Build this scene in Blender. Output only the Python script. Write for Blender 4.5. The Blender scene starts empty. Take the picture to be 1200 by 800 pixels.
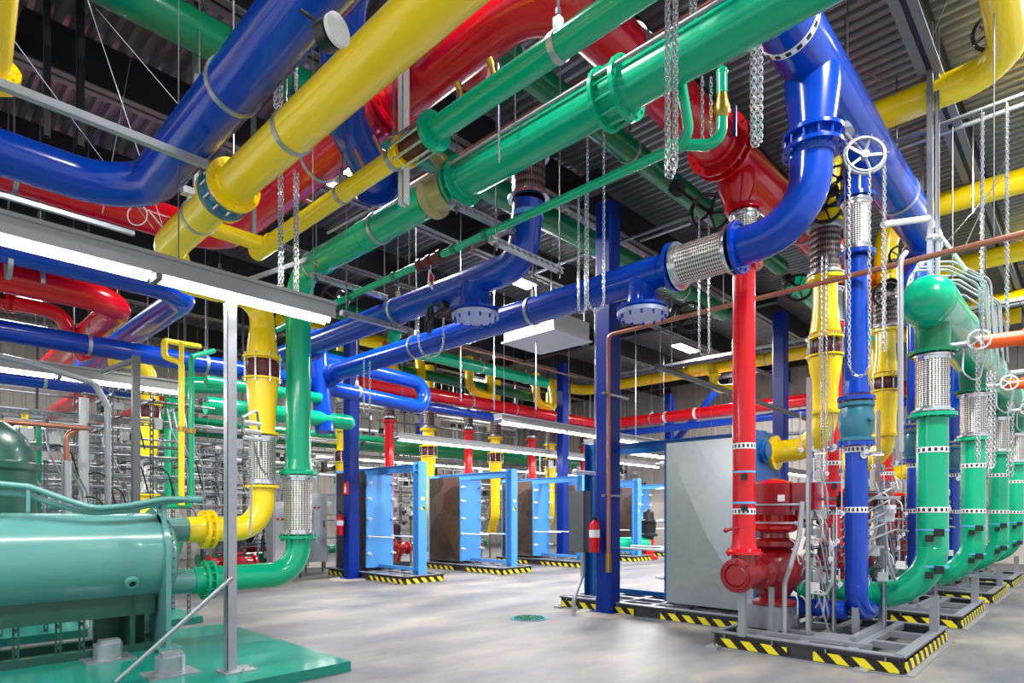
import bpy, math, random
from mathutils import Vector, Matrix
random.seed(7)
SC = bpy.context.scene
COL = SC.collection
PI = math.pi
V = Vector
ROOF = 7.6

# ------------------------------------------------------------------ camera frame (1200x800)
FOC, HZ = 720.0, 603.0
CF, CS = .7215, .6924                       # forward direction in plan
EYE = 1.6
def P(u, v, x=None, y=None, z=None, d=None):
    """the point of the place seen at pixel (u,v) that has the given x, y, z or depth"""
    a = (u-600)/FOC; b = (HZ-v)/FOC
    dx = CF+a*CS; dy = CS-a*CF
    t = d if d is not None else x/dx if x is not None else y/dy if y is not None else (z-EYE)/b
    return V((dx*t, dy*t, EYE+b*t))

# ------------------------------------------------------------------ materials
def lin(c):
    return tuple((x/12.92 if x <= .04045 else ((x+.055)/1.055)**2.4) for x in c)
def rgb(r, g, b): return lin((r/255, g/255, b/255))+(1,)
def newmat(name):
    m = bpy.data.materials.new(name); m.use_nodes = True
    nt = m.node_tree; return m, nt, nt.nodes['Principled BSDF']
def paint(name, col, rough=.28, metal=0, spec=.5, coat=0, var=.06, bump=0, scale=3.0):
    m, nt, b = newmat(name)
    N = nt.nodes; L = nt.links
    tc = N.new('ShaderNodeTexCoord'); no = N.new('ShaderNodeTexNoise')
    no.inputs['Scale'].default_value = scale; no.inputs['Detail'].default_value = 3
    L.new(tc.outputs['Object'], no.inputs['Vector'])
    mr = N.new('ShaderNodeMapRange'); mr.inputs['To Min'].default_value = 1-var; mr.inputs['To Max'].default_value = 1+var
    L.new(no.outputs['Fac'], mr.inputs['Value'])
    hs = N.new('ShaderNodeHueSaturation'); hs.inputs['Color'].default_value = col
    L.new(mr.outputs['Result'], hs.inputs['Value']); L.new(hs.outputs['Color'], b.inputs['Base Color'])
    b.inputs['Roughness'].default_value = rough; b.inputs['Metallic'].default_value = metal
    b.inputs['Specular IOR Level'].default_value = spec
    b.inputs['Coat Weight'].default_value = coat; b.inputs['Coat Roughness'].default_value = .08
    if bump:
        bp = N.new('ShaderNodeBump'); bp.inputs['Strength'].default_value = bump; bp.inputs['Distance'].default_value = .01
        n2 = N.new('ShaderNodeTexNoise'); n2.inputs['Scale'].default_value = scale*8
        L.new(tc.outputs['Object'], n2.inputs['Vector'])
        L.new(n2.outputs['Fac'], bp.inputs['Height']); L.new(bp.outputs['Normal'], b.inputs['Normal'])
    return m
BLUE = paint('blue enamel', rgb(0, 62, 176), .2, coat=.25, spec=.4)
NAVY = paint('column blue', rgb(0, 40, 132), .36, spec=.3)
GREEN = paint('green enamel', rgb(0, 172, 126), .2, coat=.2, spec=.4)
DGREEN = paint('deep green enamel', rgb(0, 120, 78), .24, coat=.2, spec=.4)
YELLOW = paint('yellow enamel', rgb(255, 220, 2), .26, coat=.4, var=.03)
RED = paint('red enamel', rgb(205, 12, 26), .2, coat=.2, spec=.4)
DRED = paint('pump oxide red', rgb(140, 12, 24), .3, coat=.4)
BROWN = paint('maroon membrane', rgb(88, 22, 24), .45)
TEALV = paint('teal valve casting', rgb(36, 112, 134), .32, coat=.3)
CHILL = paint('chiller grey green', rgb(90, 150, 146), .26, coat=.35)
CHILLD = paint('chiller deep green', rgb(20, 74, 64), .34, coat=.3)
PAD = paint('green floor paint', rgb(0, 128, 112), .3, coat=.2, var=.12)
STEELB = paint('heat exchanger blue', rgb(0, 92, 160), .34)
LBLUE = paint('light blue enamel', rgb(74, 148, 216), .34)
GALV = paint('galvanised steel', rgb(176, 180, 186), .38, .75, var=.12, scale=14)
GALVD = paint('dull galvanised steel', rgb(112, 116, 122), .48, .7, var=.14, scale=12)
CHROME = paint('bright zinc', rgb(214, 217, 222), .22, .95)
WHITE = paint('white enamel', rgb(226, 228, 230), .4)
DARK = paint('black iron', rgb(22, 22, 25), .34)
SKID = paint('dark grey skid steel', rgb(66, 68, 74), .42, .2)
SKIDL = paint('zinc grey skid steel', rgb(150, 154, 162), .42, .5)
JOIST = paint('grey roof steel', rgb(120, 120, 120), .6, .1)
JOISTD = paint('dark roof steel', rgb(34, 34, 38), .6)
COPPER = paint('copper', rgb(168, 112, 90), .3, .5)
BRASS = paint('brass', rgb(176, 138, 62), .32, .85)
CREAM = paint('cream valve casting', rgb(176, 166, 112), .35, .3)
ORANGE = paint('orange actuator', rgb(244, 96, 26), .35)
GREYC = paint('grey conduit', rgb(166, 169, 176), .36, .45)
BOXG = paint('grey instrument box', rgb(188, 192, 196), .42)
CONC = paint('grout', rgb(150, 144, 138), .75, bump=.4)
RUBBER = paint('black rubber', rgb(26, 28, 32), .5)
LSTRAP = paint('pale blue strap', rgb(96, 178, 236), .4)
PINK = paint('blind flange face', rgb(236, 150, 164), .4)
PALE = paint('pale blind flange plate', rgb(168, 178, 218), .3, .3)
LAMPG = paint('lamp housing grey', rgb(150, 150, 152), .4, .3)
DUCTM = paint('duct sheet', rgb(202, 203, 206), .4, .3)
SIGNR = paint('sign red', rgb(206, 24, 30), .5)

def deckmat():
    m, nt, b = newmat('roof deck metal'); N = nt.nodes; L = nt.links
    tc = N.new('ShaderNodeTexCoord'); no = N.new('ShaderNodeTexNoise'); no.inputs['Scale'].default_value = .9
    L.new(tc.outputs['Object'], no.inputs['Vector'])
    r = N.new('ShaderNodeValToRGB'); r.color_ramp.elements[0].color = rgb(112, 113, 118); r.color_ramp.elements[1].color = rgb(160, 160, 163)
    L.new(no.outputs['Fac'], r.inputs['Fac']); L.new(r.outputs['Color'], b.inputs['Base Color'])
    b.inputs['Roughness'].default_value = .4; b.inputs['Metallic'].default_value = .6
    return m
DECK = deckmat()
def floormat():
    m, nt, b = newmat('polished concrete'); N = nt.nodes; L = nt.links
    tc = N.new('ShaderNodeTexCoord'); n1 = N.new('ShaderNodeTexNoise'); n1.inputs['Scale'].default_value = .55; n1.inputs['Detail'].default_value = 7; n1.inputs['Roughness'].default_value = .62
    n2 = N.new('ShaderNodeTexNoise'); n2.inputs['Scale'].default_value = 60; n2.inputs['Detail'].default_value = 4
    mp = N.new('ShaderNodeMapping'); mp.inputs['Rotation'].default_value = (0, 0, .8); mp.inputs['Scale'].default_value = (1, 2.2, 1)
    L.new(tc.outputs['Object'], mp.inputs['Vector']); L.new(mp.outputs['Vector'], n1.inputs['Vector']); L.new(tc.outputs['Object'], n2.inputs['Vector'])
    r = N.new('ShaderNodeValToRGB'); e = r.color_ramp.elements
    e[0].position = .32; e[0].color = rgb(86, 88, 98); e[1].position = .68; e[1].color = rgb(142, 136, 128)
    k = e.new(.5); k.color = rgb(114, 112, 114)
    L.new(n1.outputs['Fac'], r.inputs['Fac'])
    mx = N.new('ShaderNodeMix'); mx.data_type = 'RGBA'; mx.blend_type = 'OVERLAY'; mx.inputs[0].default_value = .18
    L.new(r.outputs['Color'], mx.inputs[6]); L.new(n2.outputs['Color'], mx.inputs[7]); L.new(mx.outputs[2], b.inputs['Base Color'])
    rr = N.new('ShaderNodeMapRange'); rr.inputs['To Min'].default_value = .36; rr.inputs['To Max'].default_value = .6
    L.new(n1.outputs['Fac'], rr.inputs['Value']); L.new(rr.outputs['Result'], b.inputs['Roughness'])
    return m
FLOOR = floormat()
def shroudmat(name='brushed shroud steel', c0=(120, 128, 134), c1=(186, 192, 194)):
    m, nt, b = newmat(name); N = nt.nodes; L = nt.links
    tc = N.new('ShaderNodeTexCoord'); v = N.new('ShaderNodeTexVoronoi'); v.inputs['Scale'].default_value = 1.15
    mp = N.new('ShaderNodeMapping'); mp.inputs['Rotation'].default_value = (.6, 0, .3); mp.inputs['Scale'].default_value = (1, 1, 1)
    L.new(tc.outputs['Object'], mp.inputs['Vector']); L.new(mp.outputs['Vector'], v.inputs['Vector'])
    n = N.new('ShaderNodeTexNoise'); n.inputs['Scale'].default_value = 9; L.new(tc.outputs['Object'], n.inputs['Vector'])
    r = N.new('ShaderNodeValToRGB'); r.color_ramp.elements[0].color = rgb(*c0); r.color_ramp.elements[1].color = rgb(*c1)
    mm = N.new('ShaderNodeMath'); mm.operation = 'MULTIPLY_ADD'; mm.inputs[1].default_value = .35
    L.new(n.outputs['Fac'], mm.inputs[0])
    sp = N.new('ShaderNodeSeparateColor'); L.new(v.outputs['Color'], sp.inputs['Color'])
    m2 = N.new('ShaderNodeMath'); m2.operation = 'MULTIPLY'; m2.inputs[1].default_value = .6
    L.new(sp.outputs[0], m2.inputs[0]); L.new(m2.outputs[0], mm.inputs[2])
    L.new(mm.outputs[0], r.inputs['Fac']); L.new(r.outputs['Color'], b.inputs['Base Color'])
    b.inputs['Metallic'].default_value = .8; b.inputs['Roughness'].default_value = .3
    return m
SHROUD = shroudmat('bright shroud steel', (150, 158, 164), (196, 202, 204))
SHROUDB = shroudmat('bronze toned shroud steel', (70, 62, 60), (140, 130, 122))
def braidmat(name, ca, cb, su=12, sv=9):
    m, nt, b = newmat(name); N = nt.nodes; L = nt.links
    uv = N.new('ShaderNodeUVMap'); sp = N.new('ShaderNodeSeparateXYZ'); L.new(uv.outputs['UV'], sp.inputs[0])
    def mth(op, a, c):
        n = N.new('ShaderNodeMath'); n.operation = op
        for i, q in enumerate((a, c)):
            if q is None: continue
            if isinstance(q, (int, float)): n.inputs[i].default_value = q
            else: L.new(q, n.inputs[i])
        return n.outputs[0]
    u = mth('MULTIPLY', sp.outputs[0], su); w = mth('MULTIPLY', sp.outputs[1], sv)
    a = mth('SINE', mth('MULTIPLY', mth('ADD', u, w), 2*PI), None)
    c = mth('SINE', mth('MULTIPLY', mth('SUBTRACT', u, w), 2*PI), None)
    h = mth('MULTIPLY', a, c)
    r = N.new('ShaderNodeValToRGB'); r.color_ramp.elements[0].position = .3; r.color_ramp.elements[0].color = rgb(*ca)
    r.color_ramp.elements[1].position = .62; r.color_ramp.elements[1].color = rgb(*cb)
    hh = mth('MULTIPLY_ADD', h, .5); N_ = hh.node; N_.inputs[2].default_value = .5
    L.new(hh, r.inputs['Fac']); L.new(r.outputs['Color'], b.inputs['Base Color'])
    bp = N.new('ShaderNodeBump'); bp.inputs['Strength'].default_value = .7; bp.inputs['Distance'].default_value = .01
    L.new(hh, bp.inputs['Height']); L.new(bp.outputs['Normal'], b.inputs['Normal'])
    b.inputs['Metallic'].default_value = .7; b.inputs['Roughness'].default_value = .32
    return m
BRAID = braidmat('steel braid', (84, 82, 80), (222, 218, 212), 15, 20)
BRAIDD = braidmat('dull steel braid', (50, 46, 46), (140, 130, 128), 22, 6)
def tapemat():                                # white collar with a row of black squares (UV: u around, v along)
    m, nt, b = newmat('black and white marker tape'); N = nt.nodes; L = nt.links
    uv = N.new('ShaderNodeUVMap'); sp = N.new('ShaderNodeSeparateXYZ'); L.new(uv.outputs['UV'], sp.inputs[0])
    def mth(op, a, c=None):
        n = N.new('ShaderNodeMath'); n.operation = op
        for i, q in enumerate((a, c)):
            if q is None: continue
            if isinstance(q, (int, float)): n.inputs[i].default_value = q
            else: L.new(q, n.inputs[i])
        return n.outputs[0]
    f = mth('FRACT', mth('MULTIPLY', sp.outputs[0], 17))
    s = mth('MULTIPLY', mth('GREATER_THAN', f, .5), mth('LESS_THAN', mth('ABSOLUTE', sp.outputs[2]), 9))
    r = N.new('ShaderNodeMix'); r.data_type = 'RGBA'; r.inputs[6].default_value = rgb(232, 234, 236); r.inputs[7].default_value = rgb(14, 14, 16)
    L.new(s, r.inputs[0]); L.new(r.outputs[2], b.inputs['Base Color']); b.inputs['Roughness'].default_value = .45
    return m
TAPE = tapemat()
def dashmat():
    m, nt, b = newmat('upright dash tape'); N = nt.nodes; L = nt.links
    tc = N.new('ShaderNodeTexCoord'); sp = N.new('ShaderNodeSeparateXYZ'); L.new(tc.outputs['Object'], sp.inputs[0])
    a = N.new('ShaderNodeMath'); a.operation = 'MULTIPLY'; a.inputs[1].default_value = 17; L.new(sp.outputs[2], a.inputs[0])
    f = N.new('ShaderNodeMath'); f.operation = 'FRACT'; L.new(a.outputs[0], f.inputs[0])
    g = N.new('ShaderNodeMath'); g.operation = 'GREATER_THAN'; g.inputs[1].default_value = .5; L.new(f.outputs[0], g.inputs[0])
    r = N.new('ShaderNodeMix'); r.data_type = 'RGBA'; r.inputs[6].default_value = rgb(232, 234, 236); r.inputs[7].default_value = rgb(14, 14, 16)
    L.new(g.outputs[0], r.inputs[0]); L.new(r.outputs[2], b.inputs['Base Color']); b.inputs['Roughness'].default_value = .45
    return m
DASH = dashmat()
def upright_tape(T, x, y, R, z0, z1):
    a = V((.85, -.53, 0)); m = MB(); c = V((x, y, (z0+z1)/2))+a*R; t = Z.cross(a)
    m.box(c, (.008, .045, z1-z0), Matrix((a, t, Z)).transposed()); q = T.part('marker_strip', m, WHITE, None, 'white upright marker strip')
    m = MB(); m.box(c+a*.004, (.006, .022, z1-z0), Matrix((a, t, Z)).transposed()); T.part('dash_line', m, DASH, q)
def hazmat():
    m, nt, b = newmat('hazard stripes'); N = nt.nodes; L = nt.links
    tc = N.new('ShaderNodeTexCoord'); sp = N.new('ShaderNodeSeparateXYZ'); L.new(tc.outputs['Object'], sp.inputs[0])
    def mth(op, a, c=None):
        n = N.new('ShaderNodeMath'); n.operation = op
        for i, q in enumerate((a, c)):
            if q is None: continue
            if isinstance(q, (int, float)): n.inputs[i].default_value = q
            else: L.new(q, n.inputs[i])
        return n.outputs[0]
    t = mth('ADD', mth('SUBTRACT', sp.outputs[0], sp.outputs[1]), mth('MULTIPLY', sp.outputs[2], 1.0))
    f = mth('GREATER_THAN', mth('FRACT', mth('MULTIPLY', t, 4.2)), .5)
    r = N.new('ShaderNodeMix'); r.data_type = 'RGBA'; r.inputs[6].default_value = rgb(14, 14, 15); r.inputs[7].default_value = rgb(232, 214, 20)
    L.new(f, r.inputs[0]); L.new(r.outputs[2], b.inputs['Base Color']); b.inputs['Roughness'].default_value = .5
    return m
HAZ = hazmat()
def emit(name, col, s):
    m, nt, b = newmat(name); b.inputs['Base Color'].default_value = (.9, .9, .9, 1)
    b.inputs['Emission Color'].default_value = col; b.inputs['Emission Strength'].default_value = s
    return m
TUBE = emit('fluorescent tube', (1, .98, .94, 1), 13)
BAY = emit('high bay lamp', (1, .99, .97, 1), 40)

# ------------------------------------------------------------------ mesh builder (world coordinates)
def frame(d):
    d = V(d).normalized()
    a = V((0, 0, 1)) if abs(d.z) < .9 else V((1, 0, 0))
    x = a.cross(d).normalized(); return x, d.cross(x).normalized(), d
class MB:
    def __init__(s): s.v = []; s.f = []; s.uv = []; s.has = False
    def quad(s, idx, uvs=None):
        s.f.append(tuple(idx)); s.uv.append(uvs)
        if uvs: s.has = True
    def rings(s, rings, closed=False, caps=True, uvr=None):
        n = len(rings[0]); b = len(s.v)
        for r in rings: s.v.extend(r)
        m = len(rings)
        for i in range(m-1 if not closed else m):
            j = (i+1) % m
            for k in range(n):
                l = (k+1) % n
                uv = None
                if uvr: uv = ((k/n, uvr[i]), ((k+1)/n, uvr[i]), ((k+1)/n, uvr[j]), (k/n, uvr[j]))
                s.quad((b+i*n+k, b+i*n+l, b+j*n+l, b+j*n+k), uv)
        if caps and not closed:
            s.quad([b+k for k in range(n)][::-1]); s.quad([b+(m-1)*n+k for k in range(n)])
        return s
    def tube(s, pts, r, seg=20, bend=0, caps=True, bs=7):
        """swept round pipe through pts, corners filleted with radius bend; r number or (r0, r1)"""
        pts = [V(p) for p in pts]
        path = [pts[0]]
        for i in range(1, len(pts)-1):
            a, b, c = pts[i-1], pts[i], pts[i+1]
            d1 = (b-a).normalized(); d2 = (c-b).normalized(); ang = d1.angle(d2, 0)
            if bend <= 0 or ang < .02: path.append(b); continue
            t = bend*math.tan(ang/2); t = min(t, (b-a).length*.5 if i > 1 else (b-a).length*.98, (c-b).length*.5 if i < len(pts)-2 else (c-b).length*.98)
            R = t/math.tan(ang/2)
            s1 = b-d1*t; nrm = (d2-d1*d1.dot(d2)).normalized(); cen = s1+nrm*R
            for q in range(bs+1):
                th = ang*q/bs
                path.append(cen-nrm*R*math.cos(th)+d1*R*math.sin(th))
        path.append(pts[-1])
        clean = [path[0]]
        for p in path[1:]:
            if (p-clean[-1]).length > 1e-5: clean.append(p)
        path = clean; m = len(path)
        r0, r1 = (r if isinstance(r, tuple) else (r, r))
        T = []
        for i in range(m):
            a = path[max(0, i-1)]; c = path[min(m-1, i+1)]; T.append((c-a).normalized())
        x, y, _ = frame(T[0]); rings = []; L = 0; vs = []
        for i in range(m):
            if i:
                q = T[i-1].rotation_difference(T[i]); x = q @ x; L += (path[i]-path[i-1]).length
            y = T[i].cross(x)
            rr = r0+(r1-r0)*i/(m-1)
            if 0 < i < m-1:
                pass
            rings.append([path[i]+(x*math.cos(2*PI*k/seg)+y*math.sin(2*PI*k/seg))*rr for k in range(seg)]); vs.append(L)
        return s.rings(rings, caps=caps, uvr=vs)
    def lathe(s, p, d, prof, seg=28):
        """prof: list of (distance along d, radius)"""
        x, y, z = frame(d); p = V(p); rings = []
        for (h, r) in prof:
            r = max(r, 1e-4)
            rings.append([p+z*h+(x*math.cos(2*PI*k/seg)+y*math.sin(2*PI*k/seg))*r for k in range(seg)])
        return s.rings(rings, uvr=[h for h, _ in prof])
    def cyl(s, a, b, r, seg=16):
        a = V(a); b = V(b); return s.lathe(a, b-a, [(0, r), ((b-a).length, r)], seg)
    def box(s, c, sz, rot=None, bev=0):
        c = V(c); hx, hy, hz = sz[0]/2, sz[1]/2, sz[2]/2; b = len(s.v)
        M = rot if rot is not None else Matrix.Identity(3)
        for sx in (-1, 1):
            for sy in (-1, 1):
                for z in (-1, 1): s.v.append(c+M @ V((sx*hx, sy*hy, z*hz)))
        for q in ((0, 1, 3, 2), (4, 6, 7, 5), (0, 4, 5, 1), (2, 3, 7, 6), (0, 2, 6, 4), (1, 5, 7, 3)): s.quad([b+i for i in q])
        return s
    def bb(s, a, b):                       # box by two corners
        a = V(a); b = V(b); return s.box((a+b)/2, [abs(b[i]-a[i]) for i in range(3)])
    def bar(s, a, b, w, h=None):           # rectangular bar between two points
        a = V(a); b = V(b); x, y, z = frame(b-a); h = h or w
        M = Matrix((x, y, z)).transposed(); return s.box((a+b)/2, (w, h, (b-a).length), M)
    def channel(s, a, b, w=.042, up=(0, 0, 1), t=.006):   # open strut channel
        a = V(a); b = V(b); z = (b-a).normalized(); u = V(up)
        if abs(z.dot(u)) > .95: u = V((1, 0, 0))
        x = z.cross(u).normalized(); y = x.cross(z).normalized(); L = (b-a).length; c = (a+b)/2
        M = Matrix((x, y, z)).transposed()
        s.box(c-y*(w/2-t/2), (w, t, L), M); s.box(c-x*(w/2-t/2), (t, w, L), M); s.box(c+x*(w/2-t/2), (t, w, L), M)
        s.box(c+y*(w/2-t/2)-x*w*.36, (w*.22, t, L), M); s.box(c+y*(w/2-t/2)+x*w*.36, (w*.22, t, L), M)
        return s
    def ibeam(s, a, b, w, h, t=.012, up=(0, 0, 1)):
        a = V(a); b = V(b); z = (b-a).normalized(); u = V(up)
        if abs(z.dot(u)) > .95: u = V((1, 0, 0))
        x = z.cross(u).normalized(); y = x.cross(z).normalized(); L = (b-a).length; c = (a+b)/2
        M = Matrix((x, y, z)).transposed()
        s.box(c, (t, h-2*t, L), M); s.box(c+y*(h/2-t/2), (w, t, L), M); s.box(c-y*(h/2-t/2), (w, t, L), M)
        return s
    def torus(s, c, d, R, r, n=28, m=8, arc=1.0, st=0):
        x, y, z = frame(d); c = V(c); rings = []
        k = n if arc >= 1 else n+1
        for i in range(k):
            th = 2*PI*(st+arc*i/n); o = x*math.cos(th)+y*math.sin(th)
            rings.append([c+o*(R+r*math.cos(2*PI*j/m))+z*r*math.sin(2*PI*j/m) for j in range(m)])
        return s.rings(rings, closed=arc >= 1)
    def sphere(s, c, r, seg=16, n=9):
        return s.lathe(V(c)-V((0, 0, r)), (0, 0, 1), [(r-r*math.cos(PI*i/n), r*math.sin(PI*i/n)) for i in range(n+1)], seg)
    def bolts(s, c, d, R, n, r=.012, h=.03, seg=6, ph=0):
        x, y, z = frame(d); c = V(c)
        for k in range(n):
            th = 2*PI*(k+ph)/n; p = c+(x*math.cos(th)+y*math.sin(th))*R
            s.cyl(p-z*h, p+z*h, r, seg)
        return s
    def pieces(s):
        """islands, those whose boxes touch kept together"""
        par = list(range(len(s.v)))
        def find(a):
            while par[a] != a: par[a] = par[par[a]]; a = par[a]
            return a
        for f in s.f:
            r = find(f[0])
            for q in f[1:]: par[find(q)] = r
        isl = {}
        for i, p in enumerate(s.v):
            r = find(i); b = isl.setdefault(r, [list(p), list(p)])
            for k in range(3): b[0][k] = min(b[0][k], p[k]); b[1][k] = max(b[1][k], p[k])
        keys = list(isl); gp = {k: k for k in keys}
        def gf(a):
            while gp[a] != a: a = gp[a]
            return a
        for i, a in enumerate(keys):
            A = isl[a]
            for b in keys[i+1:]:
                B = isl[b]
                if all(A[0][k] <= B[1][k]+.002 and B[0][k] <= A[1][k]+.002 for k in range(3)): gp[gf(a)] = gf(b)
        out = {}
        for f, u in zip(s.f, s.uv):
            g = gf(find(f[0])); o = out.setdefault(g, (MB(), {})); mb, mp = o; idx = []
            for q in f:
                if q not in mp: mp[q] = len(mb.v); mb.v.append(s.v[q])
                idx.append(mp[q])
            mb.quad(idx, u)
        return [o[0] for o in out.values()]
    def mesh(s, name, org):
        me = bpy.data.meshes.new(name)
        me.from_pydata([tuple(p-org) for p in s.v], [], s.f)
        if s.has:
            uvl = me.uv_layers.new(name='UVMap'); i = 0
            flat = []
            for f, u in zip(s.f, s.uv):
                for k in range(len(f)): flat += list(u[k]) if u else [0., 0.]
            uvl.data.foreach_set('uv', flat)
        me.validate(); me.update()
        me.shade_smooth()
        try: me.set_sharp_from_angle(angle=math.radians(38))
        except Exception: pass
        return me

SPLIT = set('bolt device_box black_device pipe ring low_pipe warning_tape suspension_wire junction_box gauge shutoff_valve rod flexible_conduit isolator strut_leg guide_bar stand tie_rod anchor_plate tapping support_post leg refrigerant_line strut_bracket indicator conduit cable port weld_seam sensor_pad union brace'.split())
class Thing:
    def __init__(s, name, label, cat, loc, group=None):
        s.loc = V(loc); s.o = bpy.data.objects.new(name, None); s.o.empty_display_size = .1
        COL.objects.link(s.o); s.o.location = s.loc
        s.o['label'] = label; s.o['category'] = cat
        if group: s.o['group'] = group
    def part(s, name, mb, mat, parent=None, label=None, kind=None):
        if name in SPLIT:
            ps = mb.pieces()
            if 1 < len(ps) < 90:
                for p in ps: o = s._part(name, p, mat, parent, label, kind)
                return o
        return s._part(name, mb, mat, parent, label, kind)
    def _part(s, name, mb, mat, parent=None, label=None, kind=None):
        me = mb.mesh(name, s.loc); me.materials.append(mat)
        o = bpy.data.objects.new(name, me); COL.objects.link(o); o.parent = parent or s.o
        if label: o['label'] = label
        if kind: o['kind'] = kind
        return o
def single(name, label, cat, mb, mat, loc=None, group=None, kind=None):
    org = V(loc) if loc is not None else V(mb.v[0])
    me = mb.mesh(name, org); me.materials.append(mat)
    o = bpy.data.objects.new(name, me); COL.objects.link(o); o.location = org
    if kind == 'structure': o['kind'] = kind
    else:
        o['label'] = label; o['category'] = cat
        if group: o['group'] = group
    return o
def struct(name, mb, mat): return single(name, None, None, mb, mat, loc=(0, 0, 0), kind='structure')
KIDS = {}
def copy_tree(o, off, label=None, group=None):
    KIDS.clear()
    for q in COL.objects:
        if q.parent: KIDS.setdefault(q.parent.name, []).append(q)
    def rec(o, par):
        c = o.copy(); COL.objects.link(c); c.parent = par
        for ch in KIDS.get(o.name, []): rec(ch, c)
        return c
    c = rec(o, None); c.location = o.location+V(off)
    if label: c['label'] = label
    if group: c['group'] = group
    return c

# ------------------------------------------------------------------ pipe fittings
def flange(T, p, d, R, mat, n=12, th=.035, over=1.45, parent=None, label=None, bolt=None, gap=.05, name='flange'):
    """a bolted pair of flange rings (gap = total stack) centred on p"""
    p = V(p); d = V(d).normalized(); m = MB(); Ro = R*over
    m.lathe(p-d*(gap/2+th), d, [(0, R*1.02), (0, Ro), (th, Ro), (th, R*1.1)])
    m.lathe(p+d*(gap/2), d, [(0, R*1.1), (0, Ro), (th, Ro), (th, R*1.02)])
    m.lathe(p-d*(gap/2+th+R*.28), d, [(0, R*1.005), (R*.26, R*1.12), (R*.3, R*1.12)])
    m.lathe(p+d*(gap/2+th-.01), d, [(0, R*1.12), (R*.04, R*1.12), (R*.3, R*1.005)])
    m.lathe(p-d*gap/2, d, [(0, R*1.1), (gap, R*1.1)])
    o = T.part(name, m, mat, parent, label)
    b = MB(); b.bolts(p, d, (Ro+R*1.1)/2, n, max(.008, R*.07), gap/2+th+R*.09)
    T.part('bolt' if n == 16 else 'bolt_circle', b, bolt or mat, o)
    return o
def collar(T, p, d, R, mat, n=12, th=.03, over=1.4, parent=None, name='flange'):
    p = V(p); d = V(d).normalized(); m = MB(); Ro = R*over
    m.lathe(p-d*th/2, d, [(0, R*.98), (0, Ro), (th, Ro), (th, R*.98)])
    o = T.part(name, m, mat, parent)
    b = MB(); b.bolts(p, d, (Ro+R)/2, n, max(.007, R*.07), th/2+R*.07); T.part('bolt' if n == 16 or over == 1.7 else 'bolt_circle', b, mat, o)
    return o
def flex(T, a, b, R, mat=None, rings=True, fm=None):
    a = V(a); b = V(b); d = (b-a).normalized(); m = MB(); L = (b-a).length; n = 14
    prof = [(0, R)]
    m.lathe(a, d, [(0, R*.95), (0, R*1.1)] + [(L*i/n, R*(1.1+.015*math.cos(i*PI))) for i in range(1, n)] + [(L, R*1.1), (L, R*.95)], 32)
    o = T.part('flexible_connector', m, mat or BRAID, None, 'braided steel flexible section')
    for q, s in ((a, 1), (b, -1)):
        r = MB(); r.lathe(q+d*s*.0, d*s, [(0, R), (0, R*1.38), (.022, R*1.38), (.022, R*1.16), (.06, R*1.14), (.06, R)])
        T.part('end_ring', r, fm or CHROME, o)
    return o
def expansion(T, a, b, R, mat=BROWN, rod=CHROME, ring=YELLOW):
    """maroon rubber section held between rings by tie rods"""
    a = V(a); b = V(b); d = (b-a).normalized(); L = (b-a).length
    m = MB(); m.lathe(a, d, [(0, R), (L*.2, R*1.16), (L*.5, R*1.22), (L*.8, R*1.16), (L, R)])
    o = T.part('expansion_joint', m, mat, None, 'maroon rubber expansion joint')
    m = MB()
    for q in (a, b): m.lathe(q-d*.012, d, [(0, R*.9), (0, R*1.5), (.024, R*1.5), (.024, R*.9)])
    T.part('ring', m, ring, o)
    m = MB(); m.bolts((a+b)/2, d, R*1.38, 8, .014, L/2+.05, 8); T.part('tie_rods', m, rod, o)
    return o
def blind(T, p, d, R, mat, face, n=12):
    """branch flange closed by a plate, p = plate face centre, d outward"""
    p = V(p); d = V(d).normalized()
    m = MB(); m.lathe(p-d*.12, d, [(0, R*1.02), (.02, R*1.45), (.05, R*1.45), (.05, R*1.3), (.075, R*1.3)])
    o = T.part('flange', m, mat)
    m = MB(); m.lathe(p-d*.045, d, [(0, R*.5), (0, R*1.45), (.045, R*1.45)]); pl = T.part('blind_plate', m, face, None, 'pale blind plate')
    m = MB(); m.bolts(p-d*.05, d, R*1.28, n, R*.075, .09); T.part('bolt_circle', m, mat, o)
def tape(T, p, d, R, w=.068, parent=None):
    p = V(p); d = V(d).normalized(); m = MB(); m.lathe(p-d*w/2, d, [(0, R*1.0), (0, R*1.025), (w, R*1.025), (w, R)], 40)
    a = T.part('marker_tape', m, WHITE, parent, 'white tape collar')
    m = MB(); m.lathe(p-d*w*.28, d, [(0, R*1.02), (0, R*1.035), (w*.56, R*1.035), (w*.56, R*1.02)], 40)
    T.part('dash_band', m, TAPE, a)
def strap(T, p, d, R, mat=LSTRAP, w=.022, over=1.03):
    p = V(p); d = V(d).normalized(); m = MB(); m.lathe(p-d*w/2, d, [(0, R), (0, R*over), (w, R*over), (w, R)])
    return T.part('strap', m, mat)
def sensor(T, p, n, s=.07):
    m = MB(); n = V(n).normalized(); m.bar(V(p), V(p)+n*s*.55, s, s); o = T.part('sensor_pad', m, RUBBER)
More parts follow.
